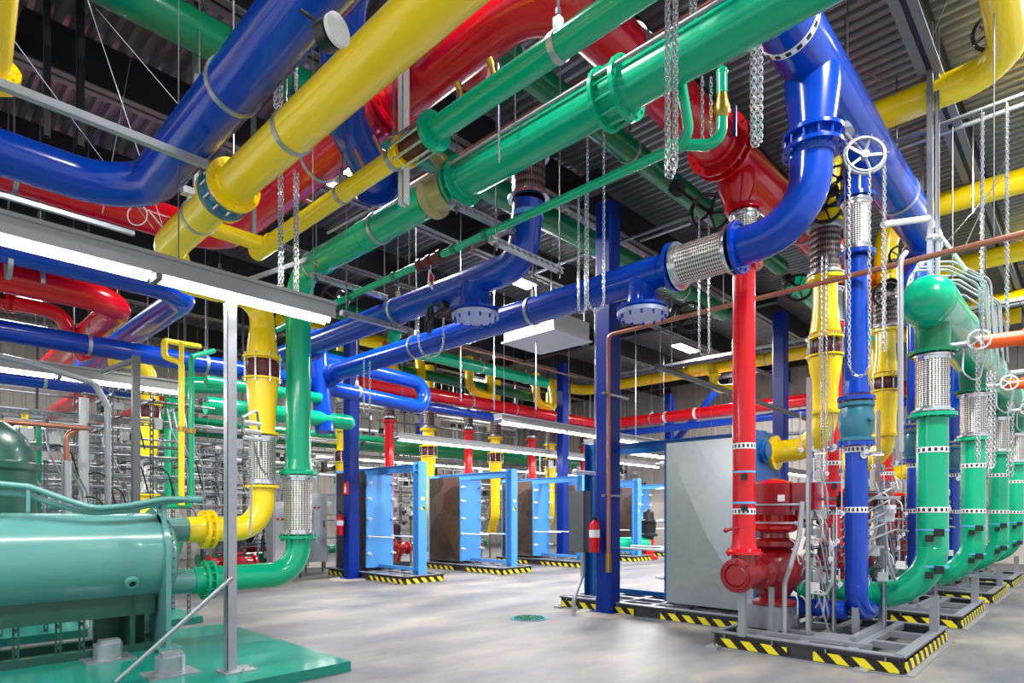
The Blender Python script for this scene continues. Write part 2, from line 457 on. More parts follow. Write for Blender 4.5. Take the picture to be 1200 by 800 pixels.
def hanger(T, x, y, z, R, d, top=ROOF-.05, mat=None):
    """clevis ring round the pipe and threaded rod up to the roof"""
    d = V(d).normalized(); c = V((x, y, z)); m = MB(); w = .05
    m.lathe(c-d*w/2, d, [(0, R*1.01), (0, R*1.05+.004), (w, R*1.05+.004), (w, R*1.01)])
    m.box(c+V((0, 0, R+.05)), (.05, .05, .1))
    o = T.part('hanger', m, mat or GALV, None, 'galvanised clevis hanger')
    m = MB(); m.cyl(c+V((0, 0, R+.06)), (x, y, top), .009, 8); m.cyl(c+V((0, 0, R+.12)), c+V((0, 0, R+.16)), .02, 6)
    T.part('rod', m, GALVD, o)
def wheel(T, c, ax, R=.18, mat=DARK, stem=None, parent=None, name='chain_wheel'):
    c = V(c); ax = V(ax).normalized(); x, y, z = frame(ax); m = MB()
    m.torus(c, ax, R, R*.1, 28, 8); m.torus(c+ax*R*.12, ax, R*.92, R*.04, 28, 6)
    m.lathe(c-ax*R*.16, ax, [(0, R*.2), (R*.32, R*.2)], 14)
    for k in range(5):
        a = 2*PI*k/5; q = x*math.cos(a)+y*math.sin(a); m.bar(c+q*R*.15, c+q*R*.95, R*.1, R*.12)
    for k in range(10):
        a = 2*PI*k/10; q = x*math.cos(a)+y*math.sin(a); m.bar(c+q*R*.98+ax*R*.02, c+q*R*1.14+ax*R*.14, R*.07)
    o = T.part(name, m, mat, parent)
    if stem is not None:
        m = MB(); m.cyl(c, stem, R*.1, 10); m.lathe(V(stem)-(V(stem)-c).normalized()*R*.7, V(stem)-c, [(0, R*.2), (0, R*.42), (R*.5, R*.46), (R*.7, R*.3)], 16)
        T.part('gearbox', m, mat, o)
    return o
def link_strip(m, path, pitch=.034, r=.0042, w=.0115):
    path = [V(p) for p in path]; L = [0]
    for a, b in zip(path, path[1:]): L.append(L[-1]+(b-a).length)
    n = max(2, int(L[-1]/pitch)); j = 0
    for i in range(n):
        t = (i+.5)*pitch
        while j < len(L)-2 and L[j+1] < t: j += 1
        a, b = path[j], path[j+1]; d = (b-a).normalized(); p = a+d*(t-L[j])
        x, y, _ = frame(d); q = x if i % 2 else y; k = d.cross(q); hl = pitch*.5+r*.6; seg = 8; ring = []
        for s in range(seg):
            th = 2*PI*s/seg; cx, sx = math.cos(th), math.sin(th)
            cen = p+d*(hl-w*.6)*(1 if cx > 0 else -1)*(.0 if abs(cx) < .01 else 1)+d*w*.9*cx+q*w*sx
            o = (d*cx+q*sx).normalized()
            ring.append([cen+o*r*math.cos(2*PI*g/4)+k*r*math.sin(2*PI*g/4) for g in range(4)])
        m.rings(ring, closed=True)
def chain(label, a, L, gap=.06, ax=(1, -1, 0), mat=None, L2=None, w=1.0, group=None, twin=False):
    """endless hand chain: two strands hanging from a joined at the bottom"""
    a = V(a); ax = V(ax).normalized(); m = MB(); L2 = L if L2 is None else L2
    p0 = a-ax*gap/2; p1 = a+ax*gap/2
    path = [p0]; n = 10
    for i in range(n+1):
        th = PI*i/n; path.append(a+V((0, 0, -L))-ax*gap/2*math.cos(th)-V((0, 0, math.sin(th)*max(gap*.7, .05))))
    path.append(p1+V((0, 0, -(L-L2))))
    link_strip(m, path, .036*w, .0048*w, .0125*w)
    if twin:
        o = V((-ax.y, ax.x, 0))*.05
        link_strip(m, [p+o for p in path], .036*w, .0048*w, .0125*w)
    return single('hand_chain', label, 'chain', m, mat or CHROME, loc=a, group=group)
X, Y, Z = V((1, 0, 0)), V((0, 1, 0)), V((0, 0, 1))

# ================================================================== SETTING
m = MB(); m.bb((-4, -4, -.1), (26.2, 24.2, 0)); struct('floor', m, FLOOR)
m = MB()                                         # corrugated roof deck, flutes along Y
x = -3.0; prof = []
while x < 26.1:
    prof += [(x, 0), (x+.055, 0), (x+.085, .075), (x+.145, .075)]; x += .175
b0 = len(m.v)
for (px, pz) in prof: m.v += [V((px, -3, ROOF+pz)), V((px, 24.1, ROOF+pz))]
for i in range(len(prof)-1): m.quad((b0+2*i, b0+2*i+1, b0+2*i+3, b0+2*i+2))
m.bb((-3, -3, ROOF+.08), (26.2, 24.2, ROOF+.2))
struct('ceiling', m, DECK)
def ribwall(name, fixed, lo, hi, axis, mat, sgn):
    m = MB(); t = lo; pr = []
    while t < hi: pr += [(t, 0), (t+.2, 0), (t+.225, .035), (t+.275, .035)]; t += .3
    for (a, h) in pr:
        for z in (0, ROOF+.1): m.v.append(V((fixed+sgn*h, a, z)) if axis == 'y' else V((a, fixed+sgn*h, z)))
    for i in range(len(pr)-1): m.quad((2*i, 2*i+1, 2*i+3, 2*i+2))
    if axis == 'y': m.bb((fixed-sgn*.02, lo, 0), (fixed-sgn*.17, hi, ROOF+.1))
    else: m.bb((lo, fixed-sgn*.02, 0), (hi, fixed-sgn*.17, ROOF+.1))
    struct(name, m, mat)
SIDING = paint('wall siding', rgb(176, 172, 166), .5, .15)
ribwall('wall_back', 26, -1, 24.1, 'y', SIDING, -1)
ribwall('wall_left', 24, -3, 26, 'x', SIDING, -1)
# block dado of the far wall
m = MB(); m.bb((25.86, -1, 0), (25.95, 23.9, 2.2)); struct('trim_1', m, paint('block dado', rgb(198, 190, 180), .7))

# roof joists along X and girders along Y
n = 0
for y in (1.5, 4.05, 6.7, 9.2, 11.8, 14.6, 17.6, 20.8):
    m = MB(); m.ibeam((-2.5, y, 7.28), (26, y, 7.28), .1, .6, .02)
    T = Thing('roof_joist', 'grey steel roof joist %s' % ('nearest the camera, over the small green pipe header', 'over the thick red header', 'just beyond the square blue column with the extinguisher', 'above the suspended high bay lamps', 'over the aisle', 'over the back row of heat exchangers', 'behind the back row of heat exchangers', 'closest to the side wall')[n], 'roof joist', (0, y, 7.28))
    T.part('web', m, JOISTD)
    m = MB(); m.bb((-2.5, y-.12, 6.955), (26, y-.03, 6.975)); m.bb((-2.5, y+.03, 6.955), (26, y+.12, 6.975)); T.part('chord', m, JOIST)
    m = MB(); q = -2.4
    while q < 25.5:
        m.bar((q, y+.03, 7.0), (q+.45, y+.03, 7.55), .03); m.bar((q+.45, y+.03, 7.55), (q+.9, y+.03, 7.0), .03); q += .9
    T.part('lacing', m, GALVD); n += 1
n = 0
for x in (1.0, 8.3, 15.8, 23.2):
    m = MB(); m.ibeam((x, 5.9 if x > 5 else -1, 7.1), (x, 24, 7.1), .2, .3, .02)
    single('roof_girder', 'dark steel roof girder ' + ('above the chiller', 'carried by the blue column with the extinguisher', 'over the middle of the aisle', 'close to the far siding wall')[n], 'girder', m, JOISTD, loc=(x, 0, 6.9)); n += 1

# blue square columns
def column(x, y, lab, ext=True, sz=.3):
    T = Thing('steel_column', lab, 'column', (x, y, 0))
    m = MB(); h = sz/2; c = .025
    pr = [(-h+c, -h), (h-c, -h), (h, -h+c), (h, h-c), (h-c, h), (-h+c, h), (-h, h-c), (-h, -h+c)]
    m.rings([[V((x+a, y+b, z)) for a, b in pr] for z in (.03, 6.65)]); T.part('post', m, NAVY)
    m = MB(); m.bb((x-.21, y-.21, .02), (x+.21, y+.21, .045)); m.bolts((x, y, .05), (0, 0, 1), .25, 4, .015, .04, ph=.5); T.part('base_plate', m, NAVY)
    m = MB(); m.lathe((x, y, -.01), (0, 0, 1), [(0, .56), (.03, .52), (.04, .48)], 8); T.part('grout_pad', m, CONC)
    return T
cA = column(8.3, 5.8, 'thick blue square column nearest the camera carrying a copper pipe')
cB = column(8.25, 13.45, 'blue square column beside the light blue exchanger with red extinguisher')
cC = column(16.05, 13.05, 'bright blue square column under the grey duct box')
cD = column(15.75, 5.8, 'blue square column half hidden behind the near yellow riser')
cE = column(23.2, 13.1, 'distant blue column with diagonal brace by the siding wall')
m = MB(); m.bar((23.2, 12.9, 4.6), (23.2, 10.9, 6.6), .2); cE.part('brace', m, NAVY)
cF = column(15.75, 20.4, 'distant blue column behind the back row yellow risers')
cG = column(23.2, 5.8, 'farthest blue column behind the red header')

# copper pipe: from the far right, along X=8, down the near column
T = Thing('copper_pipe', 'copper pipe crossing before the risers and dropping down the near blue column', 'pipe', (8.0, 5.6, 4.4))
m = MB(); m.tube([(8.0, .3, 4.42), (8.0, 5.58, 4.42), (8.0, 5.58, .95)], .032, 14, .09)
T.part('pipe', m, COPPER)
m = MB(); m.cyl((8.0, 5.58, .7), (8.0, 5.58, 1.0), .045, 12); T.part('end_coupling', m, BRASS)
m = MB()
for z in (1.9, 3.5): m.channel((7.9, 5.62, z), (8.6, 5.62, z), .04)
T.part('strut_bracket', m, GALV)
m = MB(); 
for yy in (.8, 2.2, 3.7): m.cyl((8.0, yy, 4.46), (8.0, yy, 7.5), .006, 8)
T.part('rod', m, GALVD)

# ================================================================== HEADER PIPES
def run(name, label, pts, R, mat, bend=None, seg=36, hang=(), flg=(), cap=None):
    T = Thing(name, label, 'pipe', pts[0])
    m = MB(); m.tube(pts, R, seg, (R*3 if bend is None else bend), bs=10); T.part('pipe', m, mat)
    for h in hang: hanger(T, *h[:3], R, h[3])
    for f in flg: flange(T, f[0], f[1], R, mat)
    return T
# big yellow pipe
T = run('water_pipe', 'thickest yellow overhead pipe with a teal butterfly valve', [(2.3, -1.0, 4.62), (2.3, 5.72, 4.62)], .165, YELLOW,
        hang=((2.3, 4.6, 4.62, Y), (2.3, 2.4, 4.62, Y)))
m = MB(); m.tube([(2.3, 6.02, 4.62), (2.3, 7.5, 4.6), (2.55, 7.95, 4.42), (3.0, 7.95, 4.42)], .165, 36, .3, bs=8); T.part('pipe', m, YELLOW)
flange(T, (2.3, 5.88, 4.62), Y, .165, YELLOW, gap=.24)
m = MB(); m.lathe((2.3, 5.77, 4.62), Y, [(0, .15), (0, .235), (.03, .235), (.05, .2), (.17, .2), (.19, .235), (.22, .235), (.22, .15)], 36)
v = T.part('butterfly_valve', m, TEALV); m = MB(); m.bolts((2.3, 5.88, 4.62), Y, .215, 12, .012, .09); T.part('bolt_circle', m, CHROME, v)
hanger(T, 2.3, 6.6, 4.62, .165, Y)
m = MB(); m.cyl((2.3, 6.9, 4.78), (2.3, 6.9, 4.95), .02); m.box((2.3, 6.9, 4.98), (.14, .1, .07)); T.part('sensor', m, WHITE)
# branch: yellow then green thin line
T = Thing('water_pipe', 'slim yellow pipe joined through a maroon coupling to a green pipe', 'pipe', (3.15, 6.87, 4.75))
m = MB(); m.tube([(2.38, 6.95, 4.7), (3.15, 6.95, 4.7), (3.15, 4.28, 4.7)], .085, 28, .13); m.tube([(3.15, 7.2, 4.7), (3.15, 6.8, 4.7)], .1, 28); T.part('pipe', m, YELLOW)
m = MB(); m.tube([(3.15, 3.9, 4.7), (3.15, -.6, 4.7)], .092, 28); T.part('green_pipe', m, GREEN, None, 'green part of the line')
expansion(T, (3.15, 4.28, 4.7), (3.15, 3.93, 4.7), .09, ring=YELLOW)
collar(T, (3.15, 3.9, 4.7), Y, .092, GREEN, 8, .05, 1.7); 
for yy in (3.2, 3.55):
    m = MB(); m.cyl((3.15, yy, 4.78), (3.12, yy, 4.86), .02, 10); m.cyl((3.12, yy, 4.86), (3.09, yy, 4.9), .028, 10); T.part('tapping', m, BRASS)
for yy in (4.6, 4.9):
    m = MB(); m.cyl((3.15, yy, 4.78), (3.04, yy, 4.92), .018, 10); T.part('tapping', m, COPPER)
for yy in (4.45, 5.3): hanger(T, 3.15, yy, 4.7, .085, Y)
hanger(T, 3.15, 2.6, 4.7, .092, Y)
# big green pipe along Y, dropping to the chiller
T = Thing('water_pipe', 'thick bright green overhead pipe that elbows down to the chiller', 'pipe', (4.05, 7.95, 4.9))
m = MB(); m.tube([(4.05, -.6, 4.9), (4.05, 4.68, 4.9)], .165, 36); T.part('pipe', m, GREEN)
m = MB(); m.tube([(4.05, 5.1, 4.9), (4.05, 7.95, 4.9), (4.05, 7.95, 2.2)], .165, 36, .42, bs=12); T.part('pipe', m, GREEN)
m = MB(); m.tube([(4.05, 7.95, 1.35), (4.05, 7.95, .8), (2.69, 7.95, .8)], .165, 36, .38, bs=12); T.part('pipe', m, GREEN)
m = MB(); m.lathe((4.05, 4.7, 4.9), Y, [(0, .16), (0, .22), (.05, .22), (.07, .17), (.26, .17), (.28, .21), (.34, .21), (.34, .16)]); m.cyl((4.05, 4.86, 4.9), (4.05, 4.86, 5.2), .04); m.cyl((4.05, 4.86, 5.2), (3.9, 4.86, 5.25), .07); T.part('butterfly_valve', m, CREAM, None, 'cream coloured valve body')
flange(T, (4.05, 4.6, 4.9), Y, .165, GREEN); flange(T, (4.05, 2.75, 4.9), Y, .165, GREEN, gap=.16)
m = MB(); m.lathe((4.05, 7.95, 2.15), Z, [(0, .17), (0, .25), (.035, .25), (.06, .19), (.2, .17)]); T.part('flange', m, GREEN); m = MB(); m.lathe((4.05, 7.95, 1.28), Z, [(0, .17), (0, .25), (.035, .25), (.035, .17)]); T.part('flange', m, GREEN)
m = MB(); m.bolts((4.05, 7.95, 2.16), Z, .22, 12, .012, .06); m.bolts((4.05, 7.95, 1.3), Z, .22, 12, .012, .06); T.part('bolt_circle', m, GREEN)
flex(T, (4.05, 7.95, 1.34), (4.05, 7.95, 2.13), .165)
for yy in (6.3, 7.3): strap(T, (4.05, yy, 4.9), Y, .165, GREEN, .06, 1.05)
strap(T, (4.05, 7.53, 4.9), Y, .165, GALV, .04, 1.04)
for yy in (6.0,): hanger(T, 4.05, yy, 4.9, .165, Y)
flange(T, (2.86, 7.95, .8), X, .155, GREEN, gap=.05, over=1.55)
m = MB(); m.cyl((2.35, 7.95, .8), (2.7, 7.95, .8), .15, 32); T.part('nozzle', m, CHILL, None, 'grey green chiller side stub')
m = MB(); m.cyl((3.1, 7.95, .64), (3.1, 7.95, .42), .012, 8); m.box((3.1, 7.9, .5), (.03, .16, .02)); m.box((3.1, 7.9, .42), (.03, .14, .02)); T.part('drain_cock', m, DARK)
# white angled conduit along the green pipe
m = MB(); m.tube([(3.86, 1.0, 4.98), (3.86, 5.2, 4.98), (3.9, 6.9, 5.08)], .016, 10, .1)
single('conduit', 'grey conduit strapped along the thick green overhead pipe', 'conduit', m, GREYC)
# yellow riser to the chiller
def yellow_riser(dy, lab):
    T = Thing('water_pipe', lab, 'pipe', (3.55, 7.95+dy, 1.4)); x, y = 3.55, 7.95+dy
    m = MB(); m.tube([(x, y, 1.95), (x, y, 1.42), (2.62, y, 1.42)], .155, 32, .36, bs=10); T.part('pipe', m, YELLOW)
    m = MB(); m.tube([(x, y, 2.66), (x, y, 3.36)], (.155, .2), 32); T.part('pipe', m, YELLOW)
    m = MB(); m.tube([(x, y, 3.66), (x, y, 4.42), (x-.6, y, 4.42)], .155, 32, .3); m.lathe((x, y, 3.62), Z, [(0, .2), (.15, .19), (.4, .16)], 32); T.part('pipe', m, YELLOW)
    flex(T, (x, y, 2.0), (x, y, 2.62), .15); collar(T, (x, y, 1.97), Z, .155, YELLOW); collar(T, (x, y, 2.66), Z, .155, YELLOW)
    expansion(T, (x, y, 3.37), (x, y, 3.65), .165); flange(T, (2.86, y, 1.42), X, .15, YELLOW, gap=.05, over=1.6)
    m = MB(); m.cyl((2.3, y, 1.42), (2.63, y, 1.42), .145, 32); T.part('nozzle', m, CHILL, None, 'grey green chiller side stub')
    return T
yellow_riser(0, 'yellow riser with braided section joining the near chiller')
# thin green pipe under the blue ones
T = Thing('water_pipe', 'slim green pipe with a maroon coupling and a hanging tag', 'pipe', (4.4, 5, 4.5))
m = MB(); m.tube([(4.4, 9.3, 4.5), (4.4, 2.72, 4.5), (4.4, 2.3, 4.5), (4.25, 2.3, 4.86)], .04, 18, .12); T.part('pipe', m, GREEN)
m = MB(); m.cyl((4.4, 5.3, 4.5), (4.4, 5.75, 4.5), .048, 18); 
for q in (5.33, 5.52, 5.7): m.cyl((4.4, q-.025, 4.5), (4.4, q+.025, 4.5), .062, 18)
T.part('coupling', m, BROWN)
m = MB(); m.cyl((4.4, 5.5, 4.44), (4.4, 5.5, 4.36), .004, 6); m.box((4.4, 5.5, 4.27), (.14, .012, .17), Matrix.Rotation(.5, 3, 'Z') @ Matrix.Rotation(.2, 3, 'Y')); tg = T.part('tag', m, WHITE)
m = MB(); m.box((4.395, 5.492, 4.28), (.1, .012, .1), Matrix.Rotation(.5, 3, 'Z') @ Matrix.Rotation(.2, 3, 'Y')); T.part('tag_print', m, SIGNR, tg)
for q in (4.6, 5.1, 6.2, 7.2): 
    m = MB(); m.cyl((4.4, q-.03, 4.5), (4.4, q+.03, 4.5), .052, 18); T.part('union', m, DGREEN)
m = MB(); m.cyl((4.4, 4.8, 4.46), (4.4, 4.8, 4.36), .016, 10); m.cyl((4.4, 4.5, 4.46), (4.4, 4.5, 4.36), .016, 10); T.part('tapping', m, COPPER)
# brass valve branch off the thick green pipe
T = Thing('relief_valve', 'brass valve between green elbows beside the thick red header', 'valve', (4.6, 2.3, 4.86))
m = MB(); m.tube([(4.4, 2.5, 4.55), (4.62, 2.15, 4.5), (4.62, 2.15, 4.74)], .042, 18, .12); m.cyl((4.62, 2.15, 4.9), (4.62, 2.15, 5.06), .042, 16); m.sphere((4.62, 2.15, 5.07), .046); T.part('elbow', m, GREEN)
m = MB(); m.lathe((4.62, 2.15, 4.7), Z, [(0, .035), (.02, .05), (.09, .06), (.16, .045), (.22, .035)]); m.box((4.69, 2.15, 4.82), (.1, .03, .03)); T.part('body', m, BRASS)
m = MB(); m.box((4.74, 2.1, 4.72), (.014, .03, .24)); T.part('lever', m, NAVY)

# blue pipes
T = run('water_pipe', 'thick blue overhead pipe sweeping round a bend behind the thickest yellow pipe',
        [(-2, 7.35, 4.95), (1.96, 7.35, 4.95), (1.96, -.6, 4.95)], .205, BLUE, bend=.62, hang=((1.96, 4.9, 4.95, Y), ))
T = Thing('water_pipe', 'blue overhead pipe hooking down behind the yellow pipes to a flanged end', 'pipe', (2.9, 5.0, 5.6))
m = MB(); m.tube([(2.55, 1.0, 5.75), (2.55, 4.3, 5.75), (3.05, 5.1, 5.3), (3.75, 5.6, 5.15)], .19, 32, .6); T.part('pipe', m, BLUE)
collar(T, (3.75, 5.6, 5.15), V((.7, .5, -.15)), .19, BLUE)
def tee_pipe(label, x, z, R, yt, y0, y1, ybend=None, **k):
    T = Thing('water_pipe', label, 'pipe', (x, yt, z)); m = MB()
    m.tube([(x, y0, z), (x, y1, z)], R, 36); T.part('pipe', m, BLUE)
    m = MB(); m.lathe((x, yt, z-R*.2), -Z, [(0, R*1.02), (R*.9, R*1.02), (R*1.4, R*1.06), (R*1.6, R*1.12)]); T.part('branch', m, BLUE)
    blind(T, (x, yt, z-R*.2-R*1.6-.13), -Z, R*1.13, BLUE, PALE)
    return T
# e: the one with the braided section and S elbow
T = tee_pipe('blue overhead pipe with a braided section before the large blue elbow', 6.25, 4.38, .18, 3.88, 3.55, 11.0)
m = MB(); m.tube([(6.25, 3.6, 4.38), (6.25, 3.47, 4.38)], (.18, .19), 32); m.tube([(6.25, 4.4, 4.38), (6.25, 3.6, 4.38)], .188, 32); T.part('reducer', m, BLUE)
flex(T, (6.25, 2.78, 4.38), (6.25, 3.42, 4.38), .19, fm=CHROME)
collar(T, (6.25, 3.47, 4.38), Y, .19, BLUE, 12, .035, 1.42); collar(T, (6.25, 2.72, 4.38), Y, .19, BLUE, 12, .035, 1.42)
m = MB(); m.tube([(6.25, 2.72, 4.38), (6.25, 2.05, 4.38), (6.25, 2.0, 5.2)], .19, 36, .52, bs=12); T.part('elbow', m, BLUE)
flange(T, (6.25, 2.0, 5.16), Z, .19, BLUE, gap=.1)
m = MB(); m.lathe((6.25, 2.0, 5.2), Z, [(0, .2), (.1, .2), (.42, .245), (.6, .249)], 36); T.part('branch', m, BLUE)
for yy in (5.6, 8.2): hanger(T, 6.25, yy, 4.38, .18, Y)
# j
T = tee_pipe('blue overhead pipe ending in a tee and elbow above a pale blind plate', 4.95, 4.36, .17, 5.35, 4.85, 11.0)
m = MB(); m.tube([(4.95, 4.9, 4.36), (4.95, 4.6, 4.36), (4.95, 4.5, 5.0)], .17, 36, .3); T.part('elbow', m, BLUE)
flex(T, (4.95, 4.5, 5.02), (4.95, 4.5, 5.5), .165, BRAIDD)
strap(T, (4.95, 4.52, 4.85), Z, .17, LSTRAP, .05)
flange(T, (4.95, 9.3, 4.36), Y, .17, BLUE)
wheel(T, P(503, 374, x=4.8), X-Y*.5, .17, DARK, V((4.9, 5.8, 4.2)))
hanger(T, 4.95, 6.9, 4.36, .17, Y)
# k: cross header the two run into, with the looped end
T = run('water_pipe', 'blue cross pipe with a white edged looped end above the red header',
        [(-1.5, 11.2, 4.2), (5.2, 11.2, 4.2), (8.8, 11.2, 4.04), (8.8, 11.3, 4.62), (6.2, 11.3, 4.72)], .155, BLUE, bend=.28, hang=((2.3, 11.2, 4.2, X), (4.0, 11.2, 4.2, X), (7.0, 11.2, 4.14, X)))
for (x, z) in ((4.95, 4.36), (6.25, 4.38)):
    m = MB(); m.tube([(x, 10.7, z), (x, 11.2, z-.1)], .2, 28); m.sphere((x, 11.2, z-.12), .26, 24, 12); T.part('tee', m, BLUE)
m = MB(); m.tube([(6.1, 10.9, 3.2), (6.1, 11.2, 5.2)], .18, 28, .1); T.part('branch', m, BLUE)
collar(T, (5.55, 11.2, 4.2), X, .17, BLUE)

# big blue header along X with risers
T = run('water_pipe', 'widest blue header crossing under the roof above the blue risers', [(3.0, 2.0, 5.93), (11.5, 2.0, 5.93), (11.5, 2.13, 5.2)], .25, BLUE, bend=.3,
        hang=((5.2, 2.0, 5.93, X), (9.6, 2.0, 5.93, X)))
tape(T, (5.3, 2.0, 5.93), X, .25, .08); tape(T, (5.62, 2.0, 5.93), X, .25, .08)
# red header
T = Thing('water_pipe', 'thick red header with a big sweeping elbow under the roof', 'pipe', (3.63, 3.1, 5.75))
m = MB(); m.tube([(-2, 9.55, 5.75), (3.63, 9.55, 5.75), (3.63, 3.1, 5.75), (5.6, 3.1, 5.75)], .235, 40, .5, bs=14); T.part('pipe', m, RED)
m = MB(); m.tube([(5.6, 3.1, 5.75), (14.4, 3.1, 5.75)], .24, 40); T.part('pipe', m, RED)
flange(T, (6.62, 3.1, 5.75), X, .24, RED, gap=.1, n=16)
m = MB(); XD = V((1, 0, .5)).normalized(); m.lathe((3.63, 4.4, 5.8), XD, [(0, .18), (.4, .18)]); T.part('branch', m, RED)
m = MB(); m.lathe(V((3.63, 4.4, 5.8))+XD*.4, XD, [(0, .18), (0, .25), (.05, .25), (.05, .001)]); q = T.part('blind_plate', m, PINK); 
m = MB(); m.bolts(V((3.63, 4.4, 5.8))+XD*.45, XD, .215, 10, .024, .03); T.part('bolt_circle', m, RED, q)
flange(T, (3.63, 5.1, 5.75), Y, .235, RED)
strap(T, (4.85, 3.1, 5.75), X, .24, GALV, .06, 1.06); tape(T, (4.98, 3.1, 5.75), X, .24, .07)
m = MB(); m.lathe((7.05, 3.1, 5.6), -Z, [(0, .22), (.2, .2), (.32, .145), (.42, .14)]); T.part('branch', m, RED)
for hx in (4.7, 9.3): hanger(T, hx, 3.1, 5.75, .24, X)
hanger(T, 3.63, 6.6, 5.75, .235, Y); hanger(T, 1.2, 9.55, 5.75, .235, X)
# green pipes along X under the roof
T = run('water_pipe', 'long dark green overhead pipe passing behind the near blue column', [(-2, 6.76, 6.6), (14.6, 6.76, 6.6)], .2, DGREEN,
        hang=((1.0, 6.76, 6.6, X), (9.4, 6.76, 6.6, X), (12.5, 6.76, 6.6, X)))
T = run('water_pipe', 'dark green overhead pipe crossing just behind the red header', [(2.4, 4.8, 6.72), (11.6, 4.8, 6.72), (13.0, 4.8, 6.72)], .165, DGREEN,
        hang=((7.4, 4.8, 6.72, X), (10.3, 4.8, 6.72, X)))
tape(T, (5.05, 4.8, 6.72), X, .165, .07)
m = MB(); m.sphere((13.0, 4.8, 6.72), .165, 24, 12); T.part('end_cap', m, DGREEN)
wheel(T, P(832, 250, d=8.2), V((-1, -.7, 0)), .25, DARK, V((8.3, 4.6, 6.5)))
T = run('water_pipe', 'green overhead pipe far back on the chiller side', [(-2, 13.2, 6.5), (9, 13.2, 6.5)], .2, DGREEN, hang=((2, 13.2, 6.5, X), (5, 13.2, 6.5, X)))
# left bundle beneath the lamp
T = run('water_pipe', 'red pipe bending away beneath the near lamp row', [(-2, 10.5, 4.75), (2.62, 10.5, 4.75), (2.62, 16, 4.75)], .2, RED, hang=((1.6, 10.5, 4.8, X),))
T = run('water_pipe', 'dark blue pipe bending away beneath the near lamp row', [(-2, 9.9, 4.95), (3.35, 9.9, 4.95), (3.35, 17, 4.95)], .2, BLUE, hang=((1.2, 10, 4.8, X),))
T = run('water_pipe', 'small red pipe with an elbow just above the blue cross pipe', [(-1, 12.8, 5.05), (2.2, 12.8, 5.05), (2.6, 12.8, 4.3)], .12, RED, bend=.3)
flange(T, (1.55, 12.8, 5.05), X, .12, RED); wheel(T, (1.35, 12.3, 5.25), V((-.3, -1, 0)), .17, DARK, V((1.4, 12.75, 5.1)))
T = run('water_pipe', 'lowest blue pipe on the chiller side behind the second lamp row', [(-1, 13.4, 3.95), (3.6, 13.4, 3.95)], .14, BLUE, hang=((2.1, 13.4, 3.95, X),))
T = run('water_pipe', 'distant red pipe receding between the two lamp rows', [(3.1, 14.0, 4.1), (3.1, 22, 4.1)], .17, RED)
T = run('water_pipe', 'second distant red pipe receding beside the vertical struts', [(4.3, 14.5, 4.0), (4.3, 22, 4.0)], .13, RED)
# yellow one in the upper corner
T = Thing('water_pipe', 'yellow overhead pipe in the upper corner ending at a bolted flange', 'pipe', (.55, 5.4, 4.95))
m = MB(); m.tube([(.53, .8, 5.3), (.53, 5.2, 5.3), (.55, 5.85, 4.9)], .17, 36, .4); T.part('pipe', m, YELLOW)
flange(T, (.55, 5.9, 4.87), V((0, .8, -.5)), .16, YELLOW, gap=.03)
m = MB(); m.tube([(.55, 5.95, 4.84), (.55, 6.35, 4.6)], .13, 28); T.part('flexible_connector', m, BRAIDD)
strap(T, (.53, 4.6, 5.3), Y, .17, GALV, .04, 1.05)

# middle distance headers
T = run('water_pipe', 'long red header turning a corner above the back row of exchangers', [(9.2, 14.5, 5.2), (20.3, 14.5, 5.2), (20.3, 2, 5.2)], .2, RED, seg=28,
        hang=((11, 14.5, 5.2, X), (13.2, 14.5, 5.2, X), (15.2, 14.5, 5.2, X), (17.3, 14.5, 5.2, X), (20.3, 12.2, 5.2, Y), (20.3, 8.9, 5.2, Y)))
strap(T, (20.3, 11.6, 5.2), Y, .2, WHITE, .1); strap(T, (20.3, 10.4, 5.2), Y, .2, WHITE, .1)
T = run('water_pipe', 'blue header running directly below the long red header', [(9.4, 14.5, 4.82), (20.6, 14.5, 4.82), (20.6, 2, 4.86)], .13, BLUE, seg=24)
T = run('water_pipe', 'bright green header ending behind the bright blue column', [(9.2, 12.9, 6.3), (9.4, 13.4, 6.0), (15.6, 13.4, 6.0)], .17, GREEN, seg=24, hang=((10.5, 13.4, 6, X), (12.6, 13.4, 6, X), (14.6, 13.4, 6, X)))
T = run('water_pipe', 'darker green header between the bright green and long red headers', [(8.0, 15.2, 5.95), (17, 15.2, 5.95)], .17, DGREEN, seg=24)
T = run('water_pipe', 'yellow header turning the corner near the siding wall', [(7.4, 15.6, 6.75), (20.5, 15.6, 6.75), (20.5, 1.5, 6.75)], .2, YELLOW, seg=24, hang=((20.5, 11, 6.75, Y), (20.5, 8, 6.75, Y)))
for i, (x, s) in enumerate(((11.0, 'between the first two back row exchangers'), (14.0, 'above the middle back row exchanger'), (17.3, 'just beyond the bright blue column'))):
    T = Thing('water_pipe', 'yellow double bend drop pipe '+s, 'pipe', (x, 15.3, 6))
    m = MB(); m.tube([(x-.5, 14.9, 6.75), (x-.5, 14.9, 5.7), (x+.6, 14.9, 5.55), (x+.6, 15.1, 6.6)], .15, 22, .35); T.part('pipe', m, YELLOW); collar(T, (x-.5, 14.9, 6.3), Z, .15, YELLOW, 8)
    m = MB(); m.box((x-.75, 14.8, 6.45), (.25, .15, .2)); T.part('actuator', m, ORANGE)
